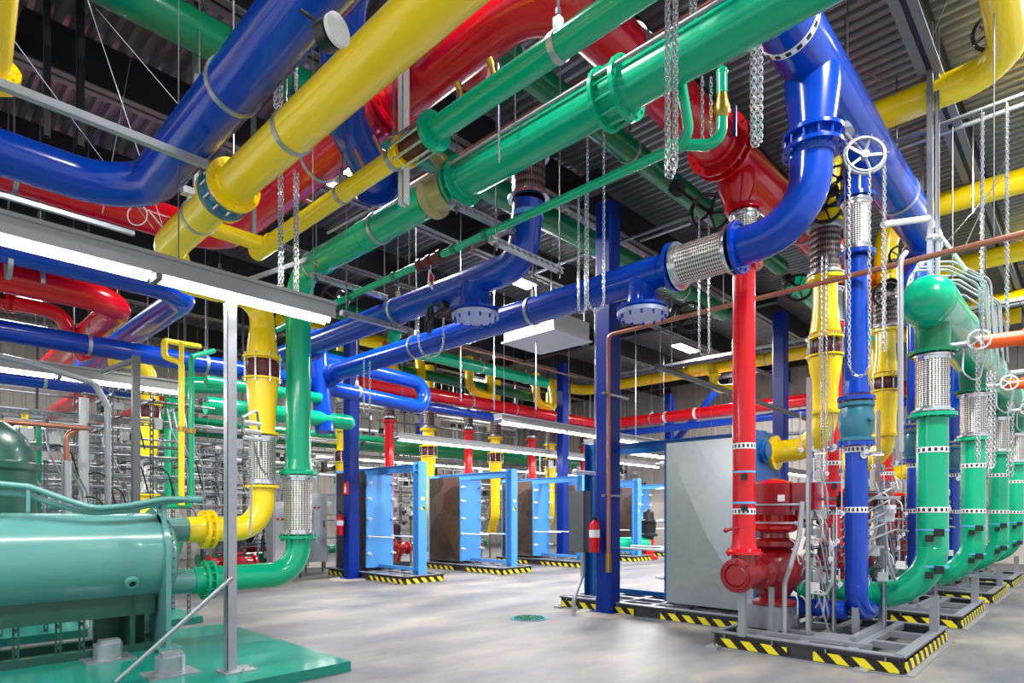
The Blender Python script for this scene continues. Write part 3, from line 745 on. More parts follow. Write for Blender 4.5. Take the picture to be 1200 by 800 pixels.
for i, (y, s) in enumerate(((9.6, 'in front of the siding wall beside the bright lamp'), (4.7, 'half hidden by the red riser'))):
    T = Thing('water_pipe', 'yellow drop elbow '+s, 'pipe', (20.0, y, 6)); m = MB()
    m.tube([(19.4, y, 6.9), (19.4, y, 5.4), (20.4, y-.4, 5.2)], .17, 22, .35) if i else m.tube([(20.0, y+.9, 6.75), (20.0, y, 6.75), (20.0, y, 5.9), (20.4, y-.7, 5.9)], .15, 22, .3)
    T.part('pipe', m, YELLOW); collar(T, (20.0 if not i else 19.4, y, 6.4), Z, .16, YELLOW, 8)
T = run('water_pipe', 'very long dark green pipe low behind the back row exchangers', [(4.6, 16.8, 3.85), (25, 16.8, 3.85)], .25, DGREEN, seg=24)
T = run('water_pipe', 'short green pipe with a domed end below the blue cross pipe', [(3.9, 10.9, 3.45), (6.6, 10.9, 3.45)], .15, GREEN, hang=())
m = MB(); m.sphere((6.6, 10.9, 3.45), .15, 20, 10); T.part('end_cap', m, GREEN)
m = MB(); m.cyl((5.5, 10.9, 3.55), (5.5, 10.9, 4.05), .08); T.part('riser', m, DGREEN)
T = run('water_pipe', 'upper green pipe with a domed end below the blue cross pipe', [(3.9, 10.9, 3.85), (6.0, 10.9, 3.85)], .1, GREEN)
T = run('water_pipe', 'green pipe with branch tees beyond the flexible blue pipe', [(12.2, 4.2, 6.0), (17.0, 4.2, 6.0)], .2, GREEN)
m = MB(); m.sphere((17.0, 4.2, 6.0), .2, 20, 10); T.part('end_cap', m, GREEN)
m = MB(); m.cyl((16.2, 4.2, 6), (16.2, 4.2, 4.5), .12); T.part('branch', m, DGREEN)

# ================================================================== RISER MODULES (pitch 3.3 m along X)
ORD = ['nearest', 'second', 'third', 'farthest']
mods = {}
def keep(key, T): mods[key] = T.o; return T
# skid
def skid(T, x0, x1, y0, y1, h=.17, cross=3, haz=('x0', 'y0')):
    m = MB(); w = .07
    m.ibeam((x0+w/2, y0, h/2+.01), (x0+w/2, y1, h/2+.01), w*1.6, h, .014); m.ibeam((x1-w/2, y0, h/2+.01), (x1-w/2, y1, h/2+.01), w*1.6, h, .014)
    m.ibeam((x0, y0+w/2, h/2+.01), (x1, y0+w/2, h/2+.01), w*1.6, h, .014); m.ibeam((x0, y1-w/2, h/2+.01), (x1, y1-w/2, h/2+.01), w*1.6, h, .014)
    T.part('frame', m, SKID)
    m = MB(); t = h+.012
    m.bb((x0-.02, y0, t), (x0+w+.02, y1, t+.012)); m.bb((x0, y0-.02, t), (x1, y0+w+.02, t+.012)); m.bb((x1-w, y0, t), (x1+.02, y1, t+.012)); m.bb((x0, y1-w, t), (x1, y1, t+.012))
    m.bb((x0-.07, y0-.02, .0), (x0+.02, y1, .014)); m.bb((x0, y0-.09, .0), (x1, y0, .014))
    for k in range(cross): 
        yy = y0+(y1-y0)*(k+1)/(cross+1); m.bb((x0+.05, yy-.06, t-.07), (x1-.05, yy+.04, t+.004))
    for k in range(2):
        xx = x0+(x1-x0)*(k+1)/3; m.bb((xx-.05, y0+.05, t-.07), (xx+.05, y1-.05, t+.002))
    for k in range(4): xx = y0+.15+(y1-y0-.3)*k/3; m.bb((x0-.02, xx-.006, .02), (x0+.04, xx+.006, h))
    T.part('top_plate', m, SKIDL)
    m = MB(); 
    L = y1-y0
    m.bb((x0-.022, y0+.03, .022), (x0-.004, y0+L*.42, h-.05)); m.bb((x0-.022, y0+L*.56, .022), (x0-.004, y1-.05, h-.05))
    m.bb((x0+.04, y0-.022, .022), (x1-.05, y0-.004, h-.04))
    T.part('warning_tape', m, HAZ, None, 'black and yellow hazard stripes')
    m = MB()
    for yy in (y0+.35, y1-.05): m.bb((x0-.16, yy-.07, 0), (x0-.02, yy+.07, .03)); m.cyl((x0-.1, yy, 0), (x0-.1, yy, .06), .014, 6)
    T.part('anchor_plate', m, GALV)
T = keep('skid', Thing('equipment_skid', 'grey steel skid with hazard stripes under the nearest riser group', 'skid', (7.08, 1.42, 0), 'striped skids in the riser row'))
skid(T, 7.08, 9.4, 1.42, 3.41)
m = MB(); m.bar((7.3, 1.75, .2), (7.3, 3.2, .2), .06); m.bar((7.55, 2.0, .21), (8.9, 2.0, .21), .07); m.bb((7.25, 2.0, .18), (7.9, 2.35, .2)); T.part('brace', m, SKIDL)

# green riser
T = keep('green', Thing('pipe_riser', 'x', 'pipe', (8.9, 1.48, .2), 'green risers in the riser row'))
gx, gy = 8.9, 1.48
m = MB(); m.tube([(gx, gy, 2.77), (gx, gy, .58), (gx, 3.0, .58)], .165, 36, .62, bs=14); T.part('pipe', m, GREEN)
m = MB(); m.tube([(gx, gy, 3.58), (gx, gy, 4.15)], (.18, .2), 32); T.part('neck', m, DGREEN)
flex(T, (gx, gy, 2.84), (gx, gy, 3.52), .16)
collar(T, (gx, gy, 2.8), Z, .17, GREEN, 16, .045, 1.5); collar(T, (gx, gy, 3.56), Z, .17, DGREEN, 16, .045, 1.5)
for z in (2.38, 1.66): tape(T, (gx, gy, z), Z, .165)
upright_tape(T, gx, gy, .165, 1.25, 2.38)
for z in (1.42, .98): strap(T, (gx, gy, z), Z, .165); m = MB(); m.bar((gx-.16, gy-.09, z-.03), (gx-.22, gy-.11, z-.03), .09); m.bar((gx-.16, gy+.0, z-.1), (gx-.2, gy-.0, z-.1), .08); T.part('sensor_pad', m, RUBBER)
m = MB(); m.torus((gx, gy+.62, .58), Y, .162, .006, 36, 6); m.torus((gx, gy, 1.2), Z, .162, .006, 36, 6); T.part('weld_seam', m, GREEN)
m = MB(); m.bar((gx, gy-.02, .18), (gx, gy-.02, .62), .09); m.bar((gx, gy+.55, .18), (gx, gy+.55, .44), .05); T.part('support_post', m, SKIDL)
# blue riser
T = keep('blue', Thing('pipe_riser', 'x', 'pipe', (8.2, 2.13, .2), 'blue risers in the riser row')); bx, by = 8.2, 2.13
m = MB(); m.tube([(bx, by, 2.42), (bx, by, .42), (bx+.45, by-.02, .42)], .125, 32, .3, bs=10); T.part('pipe', m, BLUE)
m = MB(); m.tube([(bx, by, 4.68), (bx, by, 3.06)], .125, 32); m.tube([(bx, by, 3.2), (bx, by, 3.05)], (.125, .15), 32); T.part('pipe', m, BLUE)
m = MB(); m.tube([(bx, by, 5.42), (bx, by, 5.75)], .14, 32); T.part('pipe', m, BLUE)
flex(T, (bx, by, 4.76), (bx, by, 5.36), .125)
for z in (4.72, 5.4, 2.99, 2.45): collar(T, (bx, by, z), Z, .135, BLUE, 12, .045, 1.52)
m = MB(); m.lathe((bx, by, 2.48), Z, [(0, .13), (0, .2), (.035, .2), (.05, .16), (.14, .19), (.3, .195), (.4, .17), (.42, .2), (.46, .2), (.46, .13)], 36); m.lathe((bx-.1, by-.17, 2.72), V((-.6, -.8, 0)), [(0, .03), (.04, .03), (.045, .02)], 12); T.part('check_valve', m, TEALV, None, 'teal check valve')
for z in (2.38, 1.66): tape(T, (bx, by, z), Z, .125)
upright_tape(T, bx, by, .125, 1.0, 2.38)
m = MB(); m.torus((bx, by, .75), Z, .122, .005, 32, 6); T.part('weld_seam', m, BLUE)
m = MB(); m.bar((bx-.02, by, .18), (bx-.02, by, .5), .07); T.part('support_post', m, SKIDL)
# red riser
T = keep('red', Thing('pipe_riser', 'x', 'pipe', (7.09, 3.01, .2), 'red risers in the riser row')); rx, ry = 7.09, 3.03
m = MB(); m.tube([(rx, ry, 1.24), (rx, ry, 4.5)], .128, 32); T.part('pipe', m, RED)
collar(T, (rx, ry, 4.52), Z, .13, RED, 12, .05, 1.6); flex(T, (rx, ry, 4.58), (rx, ry, 5.12), .125); collar(T, (rx, ry, 5.17), Z, .135, RED, 12, .05, 1.5)
m = MB(); m.lathe((rx, ry, 1.14), Z, [(0, .13), (0, .205), (.035, .205), (.06, .15), (.12, .135), (.3, .13)], 32); q = T.part('flange', m, RED); m = MB(); m.bolts((rx, ry, 1.16), Z, .178, 10, .013, .045); T.part('bolt_circle', m, RED, q)
for z in (2.4, 1.64): tape(T, (rx, ry, z), Z, .128)
upright_tape(T, rx, ry, .128, 1.6, 2.4)
for z in (2.1, 1.74): strap(T, (rx, ry, z), Z, .128); m = MB(); m.bar((rx-.11, ry-.05, z-.06), (rx-.15, ry-.07, z-.06), .07); T.part('sensor_pad', m, RUBBER)
m = MB(); m.cyl((rx-.1, ry, 1.46), (rx-.26, ry+.1, 1.42), .018, 10); m.sphere((rx-.26, ry+.1, 1.42), .03, 10, 6); T.part('gauge_cock', m, DRED)
# red pump with strainer
T = keep('pump', Thing('pump', 'x', 'pump', (7.6, 3.0, .2), 'red pumps in the riser row'))
m = MB(); m.lathe((6.86, ry, .9), X, [(.0, .02), (0, .11), (.015, .12), (.02, .135), (.005, .14), (.005, .155), (.03, .16), (.035, .2), (.07, .2), (.08, .15), (.3, .17), (.5, .17), (.62, .15), (.64, .22), (.7, .22), (.7, .1)], 32); m.cyl((rx, ry, .9), (rx, ry, 1.14), .14, 28); T.part('strainer', m, DRED)
m = MB(); m.bolts((6.91, ry, .9), X, .175, 8, .013, .045); m.bolts((7.53, ry, .9), X, .2, 8, .013, .05); T.part('bolt_circle', m, DRED)
m = MB(); m.lathe((7.95, ry-.02, .45), Z, [(0, .2), (.02, .26), (.06, .26), (.1, .17), (.22, .24), (.36, .34), (.5, .36), (.62, .32), (.72, .2), (.76, .3), (.82, .3), (.86, .18), (1.0, .16)], 32); m.lathe((7.5, ry-.02, .9), X, [(0, .2), (.06, .2), (.08, .16), (.3, .2)], 28); T.part('casing', m, DRED)
m = MB(); m.lathe((7.95, ry-.02, 1.38), Z, [(0, .22), (.04, .3), (.08, .3), (.1, .24), (.5, .24), (.54, .28), (.6, .28), (.64, .2), (.68, .05)], 28)
for k in range(20): a = 2*PI*k/20; m.box((7.95+.26*math.cos(a), ry-.02+.26*math.sin(a), 1.7), (.05, .012, .36), Matrix.Rotation(a, 3, 'Z'))
T.part('motor', m, RED)
m = MB(); m.bb((7.55, ry-.35, 1.6), (7.75, ry+.05, 1.98)); m.bb((7.6, ry-.62, 1.66), (7.85, ry-.36, 1.98)); q = T.part('terminal_box', m, DRED); m = MB(); m.bb((7.54, ry-.3, 1.76), (7.551, ry-.22, 1.84)); T.part('rating_plate', m, WHITE, q)
m = MB(); m.tube([(8.2, ry, .9), (8.9, ry, .9), (8.9, ry, .6), (8.9, 2.6, .58)], .14, 24, .2); T.part('outlet', m, DRED)
m = MB(); m.bar((7.05, ry, .18), (7.05, ry, .78), .075, .075); m.bar((7.4, ry-.2, .18), (7.4, ry-.2, .74), .05); m.bar((7.4, ry+.15, .18), (7.4, ry+.15, .74), .05); m.bb((7.7, ry-.25, .18), (8.2, ry+.25, .46)); T.part('stand', m, SKIDL)
# yellow riser with its overhead line
T = keep('yellow', Thing('pipe_riser', 'x', 'pipe', (9.1, 2.75, .2), 'yellow risers in the riser row')); yx, yy = 9.1, 2.75
m = MB(); m.tube([(yx, yy, 4.85), (yx, yy, 4.05)], .155, 32); T.part('pipe', m, YELLOW)
m = MB(); m.tube([(yx, yy, 5.62), (yx, yy, 6.8), (yx, -.6, 6.8)], .185, 32, .5, bs=10); YTOP = T.part('pipe', m, YELLOW)
m = MB(); m.tube([(yx, yy, 3.78), (yx, yy, 2.55), (yx, 3.5, 2.5)], .16, 32, .45, bs=12); m.lathe((yx, yy, 3.05), Z, [(0, .16), (.3, .165), (.55, .2), (.7, .22)], 32); T.part('pipe', m, YELLOW)
flex(T, (yx, yy, 4.88), (yx, yy, 5.56), .175, BRAIDD, fm=GALV)
expansion(T, (yx, yy, 3.78), (yx, yy, 4.02), .16)
for z in (5.6, 4.84, 3.0): collar(T, (yx, yy, z), Z, .165, YELLOW, 12, .045, 1.45)
collar(T, (yx, 3.42, 2.5), Y, .165, YELLOW, 12, .05, 1.5)
m = MB(); m.lathe((yx, yy, 4.1), Z, [(0, .2), (.2, .17), (.35, .16)], 32); T.part('reducer', m, YELLOW)
wheel(T, (yx-.42, yy-.3, 5.95), V((-1, -.7, 0)), .17, DARK, V((yx-.1, yy-.1, 5.95)))
# second red inlet column beside each riser, strut stand with conduits and instruments
T = keep('stand', Thing('instrument_stand', 'x', 'instrument stand', (8.6, 2.5, .2), 'instrument stands in the riser row'))
m = MB()
for (ax, ay, h) in ((7.5, 2.45, 2.05), (8.05, 2.62, 3.3), (8.35, 2.7, 2.6), (8.1, 2.35, 1.5), (8.72, 1.95, 1.4)):
    m.channel((ax, ay, .18), (ax, ay, h), .05 if h > 2.1 else .042)
m.channel((7.5, 2.45, 1.5), (7.5, 3.1, 1.5), .03); m.channel((7.5, 2.45, 1.72), (7.5, 3.1, 1.72), .03); m.channel((8.05, 2.62, 1.2), (8.72, 1.95, 1.2), .04); m.channel((8.05, 2.62, .95), (8.1, 2.35, .95), .04)
m.channel((8.35, 2.7, 1.8), (8.35, 1.7, 1.8), .04)
T.part('strut_frame', m, GALV)
m = MB()
for (ax, ay, az, s) in ((7.95, 2.4, 1.55, .14), (7.92, 2.4, .78, .13), (8.45, 1.8, 1.52, .15), (8.45, 1.95, 1.1, .1), (8.3, 2.6, 2.3, .13), (8.15, 2.5, 2.05, .1), (8.45, 1.86, .8, .1), (8.4, 2.58, 1.3, .12)):
    m.bb((ax, ay, az), (ax+s*.6, ay+s, az+s)); m.cyl((ax+.03, ay+s/2, az+s), (ax+.03, ay+s/2, az+s+.05), .014, 8)
T.part('junction_box', m, BOXG)
m = MB(); rnd = random.Random(3)
for k in range(9):
    a = V((7.75+.04*k, 2.62, .7+.16*k)); e = V((8.02, 2.4, .4+.2*k)); s = rnd.uniform(.0, .12)
    m.tube([a, a+V((-.06, -.05, .16)), (a+e)/2+V((-.05, -s, .2)), e+V((-.02, -.02, -.2)), e+V((.06, .02, -.28))], .012, 8, .1, bs=5)
m.tube([(7.4, 2.68, .2), (7.4, 2.68, .8), (7.36, 2.6, 1.0), (7.42, 2.52, 1.35), (7.46, 2.5, 1.75)], .028, 12, .15)
m.tube([(7.95, 2.35, 1.3), (7.9, 2.3, 1.15), (7.85, 2.3, .8), (7.85, 2.38, .6), (7.75, 2.45, .7)], .02, 10, .15)
m.tube([(8.5, 2.0, 2.0), (8.45, 1.9, 1.7), (8.5, 1.85, 1.0), (8.6, 1.8, .8)], .016, 10, .15)
for k in range(5): m.tube([(8.75+.02*k, 1.7+.05*k, 1.4+.14*k), (8.55, 1.8, 1.42+.13*k), (8.3, 2.0, 1.3+.12*k), (8.2, 2.3, 1.1+.1*k)], .013, 8, .15, bs=4)
T.part('flexible_conduit', m, GREYC)
m = MB()
for k in range(13):
    a = V((8.25+rnd.uniform(-.3, .3), 2.35+rnd.uniform(-.35, .35), rnd.uniform(.6, 2.6)))
    m.cyl(a, a+V((0, 0, rnd.uniform(.15, .5))), .009, 8); m.cyl(a, a+V((rnd.uniform(-.1, .1), -.22, 0)), .009, 8); m.lathe(a, V((-.6, -.7, 0)), [(0, .012), (.01, .045), (.03, .045), (.032, .03)], 12)
T.part('gauge', m, CHROME)
m = MB()
for k in range(10):
    a = V((8.2+rnd.uniform(-.3, .35), 2.3+rnd.uniform(-.35, .35), rnd.uniform(.5, 2.5)))
    m.box(a, (.05, .05, .09)); m.cyl(a, a+V((0, 0, .1)), .012, 6); m.bar(a+V((0, 0, .05)), a+V((.0, -.1, .07)), .012)
T.part('shutoff_valve', m, DARK)
m = MB()
for k in range(16):
    a = V((rnd.uniform(7.6, 8.0), rnd.uniform(2.45, 2.8), rnd.uniform(.6, 2.2))); e = a+V((rnd.uniform(.05, .2), rnd.uniform(-.1, .05), rnd.uniform(-.5, .1))); dn = rnd.uniform(.1, .25)
    if k > 9: a += V((.75, -.65, 0)); e += V((.75, -.65, 0))
    m.tube([a, a+V((.02, -.06, -.02)), (a+e)/2+V((0, -.05, -dn)), e], .008, 8, .1, bs=4)
T.part('flexible_conduit', m, WHITE, None, 'thin white instrument tubing')
m = MB()
for (ax, ay, az, sx, sz) in ((7.72, 2.5, 1.55, .11, .1), (7.75, 2.42, .66, .1, .13), (7.9, 2.5, 1.25, .08, .1), (8.5, 1.8, 1.62, .2, .1), (7.95, 2.6, 1.95, .07, .1), (8.55, 1.7, .95, .09, .09)): m.bb((ax, ay, az), (ax+sx*.6, ay+sx, az+sz))
T.part('junction_box', m, WHITE)
m = MB()
for k in range(14):
    a = V((rnd.uniform(7.7, 8.6), rnd.uniform(2.1, 2.8), rnd.uniform(.5, 2.5))); m.cyl(a, a+V((0, 0, rnd.uniform(.2, .6))), .007, 6); m.lathe(a+V((0, 0, .05)), V((-.7, -.7, 0)), [(0, .03), (.02, .03), (.02, .01), (.04, .01)], 10); m.cyl(a, a+V((.12, .05, 0)), .007, 6)
T.part('gauge', m, CHROME)
m = MB(); m.tube([(8.2, 2.24, .44), (8.2, 3.25, .44)], .115, 24); T.part('low_pipe', m, BLUE, None, 'low blue pipe stub')
LAB = {
 'skid': ('grey steel skid with hazard stripes', 'under', ''),
 'green': ('green riser with braided section', 'standing on', ''),
 'blue': ('blue riser with teal check valve', 'standing on', ''),
 'red': ('red riser with marker collars', 'above', ''),
 'pump': ('oxide red pump', 'on', ''),
 'yellow': ('yellow riser with maroon joint and dull braided section', 'over', ''),
 'stand': ('cluster of strut posts, conduits and gauges', 'on', '')}
for key, (a, b, c) in LAB.items():
    if key == 'skid':
        labs = ['grey striped skid at the front end of the riser row', 'second grey striped skid along the riser row', 'third grey striped skid along the riser row', 'grey striped skid at the far end of the riser row']
    else:
        labs = ['%s %s the %s skid' % (a, b, w) for w in ('front striped', 'second striped', 'third striped', 'last striped')]
    mods[key]['label'] = labs[0]
    for k in (1, 2, 3):
        if key in ('pump', 'red') and k == 3: continue
        copy_tree(mods[key], (3.3*k+(.1*k if key == 'skid' else 0), 0, 0), labs[k])
# the first overhead yellow line turns instead of running straight on
m = MB(); m.tube([(yx, yy, 5.62), (yx, yy, 6.8), (yx, .74, 6.8), (yx-1.6, .74, 7.0)], .185, 36, .5, bs=12)
YTOP.data = m.mesh('pipe', V((9.1, 2.75, .2))); YTOP.data.materials.append(YELLOW)
# green header over the green risers
T = Thing('water_pipe', 'green header with domed end cap above the green risers', 'pipe', (8.55, 1.48, 4.12))
m = MB(); m.cyl((8.6, 1.48, 4.12), (20.5, 1.48, 4.12), .29, 44); T.part('pipe', m, GREEN)
m = MB(); m.lathe((8.62, 1.48, 4.12), -X, [(-.02, .29), (0, .29), (.08, .28), (.15, .25), (.2, .2), (.235, .13), (.25, .05), (.252, .01)], 44); T.part('end_cap', m, GREEN)
m = MB()
for x in (8.62, 10.4, 12.2): m.torus((x, 1.48, 4.12), X, .288, .006, 44, 6)
T.part('weld_seam', m, GREEN)
for x in (10.3, 13.6, 16.9): hanger(T, x, 1.48, 4.12, .29, X)
# orange actuators on the green header
def actuator(x, y, z, lab):
    T = Thing('valve_actuator', lab, 'actuator', (x, y, z))
    m = MB(); m.cyl((x, y, z), (x+.1, y-.45, z), .085, 20); m.cyl((x+.09, y-.42, z), (x+.12, y-.5, z), .1, 20); T.part('body', m, ORANGE)
    m = MB(); m.cyl((x-.02, y+.05, z), (x-.05, y+.22, z), .035, 12); T.part('shaft', m, GALV)
    wheel(T, (x-.16, y-.06, z), V((-1, -.3, 0)), .11, WHITE, name='handwheel')
    m = MB(); m.cyl((x-.15, y-.06, z), (x, y-.04, z), .03, 10); T.part('stem', m, GALV)
    m = MB(); m.tube([(x-.05, y+.1, z-.05), (x-.12, y+.1, z-.35), (x-.05, y-.05, z-.5), (x, y-.1, z-.1)], .01, 8, .1); T.part('cable', m, GREYC)
actuator(9.0, 1.08, 3.62, 'orange actuator with white handwheel above the nearest green riser')
actuator(12.2, 1.08, 3.62, 'orange actuator with white handwheel above the second green riser')
actuator(15.4, 1.08, 3.62, 'small orange actuator above the third green riser')
# suspended strut post over the green cap, with side arm
T = Thing('strut_post', 'white strut post hanging from the roof onto the green domed pipe', 'strut', (8.9, 1.5, 4.5))
m = MB(); m.channel((8.88, 1.5, 4.42), (8.88, 1.5, 7.55), .06); m.channel((8.95, 1.44, 4.42), (8.95, 1.44, 7.55), .045); T.part('post', m, GALV)
m = MB(); m.cyl((8.9, 1.5, 5.2), (8.2, 1.85, 5.0), .035, 14); m.bar((8.9, 1.5, 5.15), (9.3, 1.2, 4.6), .03); m.torus((8.88, 1.48, 4.95), Z, .05, .02, 14, 6); T.part('arm', m, WHITE)
m = MB(); m.lathe((8.9, 1.48, 4.38), Z, [(0, .1), (.04, .1), (.05, .06), (.12, .05)], 14); T.part('vent', m, BRASS)
# conduit bundle over the green header
m = MB(); rnd = random.Random(11)
for k in range(9):
    x0 = 9.0+.16*k; zt = 4.62+.08*(k % 4)+rnd.uniform(-.04, .04); y1 = 1.12-.03*(k % 3)
    m.tube([(x0-.15, 1.78, 4.2+.1*(k % 3)), (x0-.1, 1.7, zt), (x0+.35, 1.4, zt+.06), (x0+.7+.12*k, y1, zt-.1), (x0+.8+.13*k, y1-.02, 3.75+.1*(k % 3))], .013, 8, .14, bs=4)
single('conduit_bundle', 'bundle of grey conduits arching over the green header', 'conduit', m, GREYC)
m = MB(); m.tube([(7.95, 1.62, 2.3), (7.95, 1.62, 4.45), (8.6, 1.7, 4.75)], .03, 12, .12)
single('conduit', 'grey bent conduit beside the green domed cap', 'conduit', m, GREYC)

# ================================================================== PLATE HEAT EXCHANGERS
def exchanger(x0, y0, s, lab, fm, cover, skl, span=3.05, pack=1.35):
    """x0: side face nearest the camera, y0: fixed head, s: +1 grows towards +Y, -1 towards -Y"""
    T = Thing('heat_exchanger', lab, 'heat exchanger', (x0+.42, y0, .17)); w = .85
    def q(y): return y0+s*y
    m = MB(); m.bb((x0, q(-.05), .2), (x0+w, q(0), 2.78)); T.part('fixed_head', m, fm)
    m = MB(); m.bb((x0+.02, q(pack), .26), (x0+w-.02, q(pack+.05), 2.62)); T.part('pressure_plate', m, fm)
    for (xx, sg) in ((x0, -1), (x0+w, 1)):          # cross broken sheets: four facets rising to the middle
        m = MB(); c = [V((xx, q(0), .25)), V((xx, q(pack), .25)), V((xx, q(pack), 2.7)), V((xx, q(0), 2.7)), V((xx+sg*.05, q(pack*.5), 1.3))]
        m.v = [p for k in range(4) for p in (c[k], c[(k+1) % 4], c[4])]; m.f = [(0, 1, 2), (3, 4, 5), (6, 7, 8), (9, 10, 11)]; m.uv = [None]*4
        m.bb((xx-.004*sg-.004, q(0), .25), (xx-.004*sg+.004, q(pack), 2.7))
        T._part('shroud', m, cover, None, 'cross broken sheet steel shroud')
    m = MB(); m.bb((x0+.05, q(.02), .3), (x0+w-.05, q(pack-.02), 2.6)); T.part('plate_pack', m, GALVD)
    m = MB(); m.ibeam((x0+w/2, q(0), 2.72), (x0+w/2, q(span), 2.72), .13, .18, .015); m.bar((x0+w/2, q(0), .3), (x0+w/2, q(span), .3), .08); T.part('guide_bar', m, fm)
    m = MB(); m.ibeam((x0+w/2, q(span), .18), (x0+w/2, q(span), 2.86), .24, .22, .018, up=(0, 1, 0)); m.bb((x0+w/2-.12, q(span+.1), .18), (x0+w/2+.12, q(span+.112), 2.86)); T.part('end_post', m, fm)
    m = MB(); m.bb((x0+w/2-.05, q(span+.115), 1.95), (x0+w/2+.05, q(span+.118), 2.02)); T.part('label_plate', m, WHITE)
    m = MB(); m.bb((x0+w/2-.06, q(span+.115), 1.72), (x0+w/2+.06, q(span+.118), 1.79)); T.part('warning_label', m, HAZ)
    m = MB()
    for z in (.62, 1.05, 1.5, 2.0, 2.4):
        for xx in (x0+.06, x0+w-.06):
            L = pack+ (1.15 if z in (1.05,) else .22); m.cyl((xx, q(0), z), (xx, q(L), z), .02, 10); m.cyl((xx, q(pack+.06), z), (xx, q(pack+.13), z), .04, 6)
    T.part('tie_rod', m, WHITE)
    m = MB()
    for z in (.6, 2.5):
        for xx in (x0+.22, x0+w-.22): m.lathe((xx, q(-.05), z), V((0, -s, 0)), [(0, .17), (.05, .17), (.05, .12), (.08, .12)], 20)
    T.part('port', m, fm)
    T2 = Thing('equipment_skid', skl, 'skid', (x0, y0, 0))
    ya, yb = min(q(-.1), q(span+.25)), max(q(-.1), q(span+.25))
    skid(T2, x0-.2, x0+w+.12, ya, yb, cross=5)
    return T
NEAR = exchanger(8.5, 3.5, 1, 'big heat exchanger with bright patterned shroud behind the near blue column', STEELB, SHROUD, 'long striped skid under the near steel shrouded exchanger')
nm = ['light blue heat exchanger beside the blue column with the sign', 'light blue heat exchanger with brown toned shroud in the middle of the back row', 'light blue heat exchanger in front of the bright blue column', 'light blue exchanger frame mostly hidden behind the near blue column', 'farthest light blue exchanger frame seen past the near blue column']
for k in range(5):
    exchanger(8.6+3.15*k, 14.75, -1, nm[k], LBLUE, SHROUDB, 'striped skid under the ' + nm[k].replace('light blue ', '').replace(' in the middle of', ' mid'))
# grey control box and conduit on the near exchanger post
T = Thing('control_box', 'narrow grey control box beside the near blue column', 'box', (8.2, 6.35, 1.5))
m = MB(); m.bb((8.1, 6.15, .98), (8.3, 6.45, 2.0)); T.part('case', m, GALVD)
m = MB(); m.tube([(8.15, 6.2, .98), (8.15, 6.2, .6), (7.85, 6.15, .25), (7.85, 6.15, .02)], .035, 12, .18); T.part('conduit', m, GREYC)
m = MB(); m.cyl((7.98, 6.2, 2.3), (8.5, 6.2, 2.3), .03, 10); m.sphere((7.95, 6.2, 2.3), .05, 12, 8); T.part('knob', m, WHITE)

# pairs of risers behind the back row
for k in range(4):
    x = 10.6+3.15*k; y = 15.2
    T = Thing('pipe_riser', ['red riser behind the exchanger next to the signed column', 'red riser above the middle back row exchanger', 'red riser beside the bright blue column', 'red riser behind the teal end post of the near exchanger'][k], 'pipe', (x, y, 0), 'red risers behind the back row')
    m = MB(); m.cyl((x, y, .9), (x, y, 4.36), .14, 24); T.part('pipe', m, RED); collar(T, (x, y, 4.36), Z, .14, RED, 10, .05, 1.6); flex(T, (x, y, 4.44), (x, y, 4.98), .14, BRAIDD, fm=GALV)
    m = MB(); m.cyl((x, y, 5.0), (x, y, 5.1), .13, 24); T.part('upper_pipe', m, RED)
    m = MB(); m.lathe((x, y, .2), Z, [(0, .2), (.2, .25), (.5, .3), (.6, .2), (.7, .2), (.75, .13)], 20); T.part('pump_casing', m, DRED)
ys = [(9.2, 15.4), (12.7, 16.0), (15.8, 16.0), (18.9, 16.0)]
for k, (x, y) in enumerate(ys):
    T = Thing('pipe_riser', ['yellow riser just beside the signed blue column', 'yellow riser over the end post of the first back row exchanger', 'yellow riser between the middle exchanger and the bright blue column', 'yellow riser just behind the bright blue column'][k], 'pipe', (x, y, 0), 'yellow risers behind the back row')
    m = MB(); h = -.45 if k == 0 else 0; m.tube([(x+.3, y+.5, 1.0+h), (x, y, 1.6+h), (x, y, 3.5+h)], .17, 24, .3); m.tube([(x, y, 3.85+h), (x, y, 4.4+h)], .19, 24); m.tube([(x, y, 5.3+h), (x, y, 6.5)], .19, 24); m.lathe((x, y, 2.7+h), Z, [(0, .17), (.4, .2), (.8, .25)], 24); T.part('pipe', m, YELLOW)
    expansion(T, (x, y, 3.52+h), (x, y, 3.84+h), .2); flex(T, (x, y, 4.45+h), (x, y, 5.25+h), .18, BRAIDD, fm=GALV); collar(T, (x, y, 4.4+h), Z, .19, YELLOW, 10, .06, 1.45)

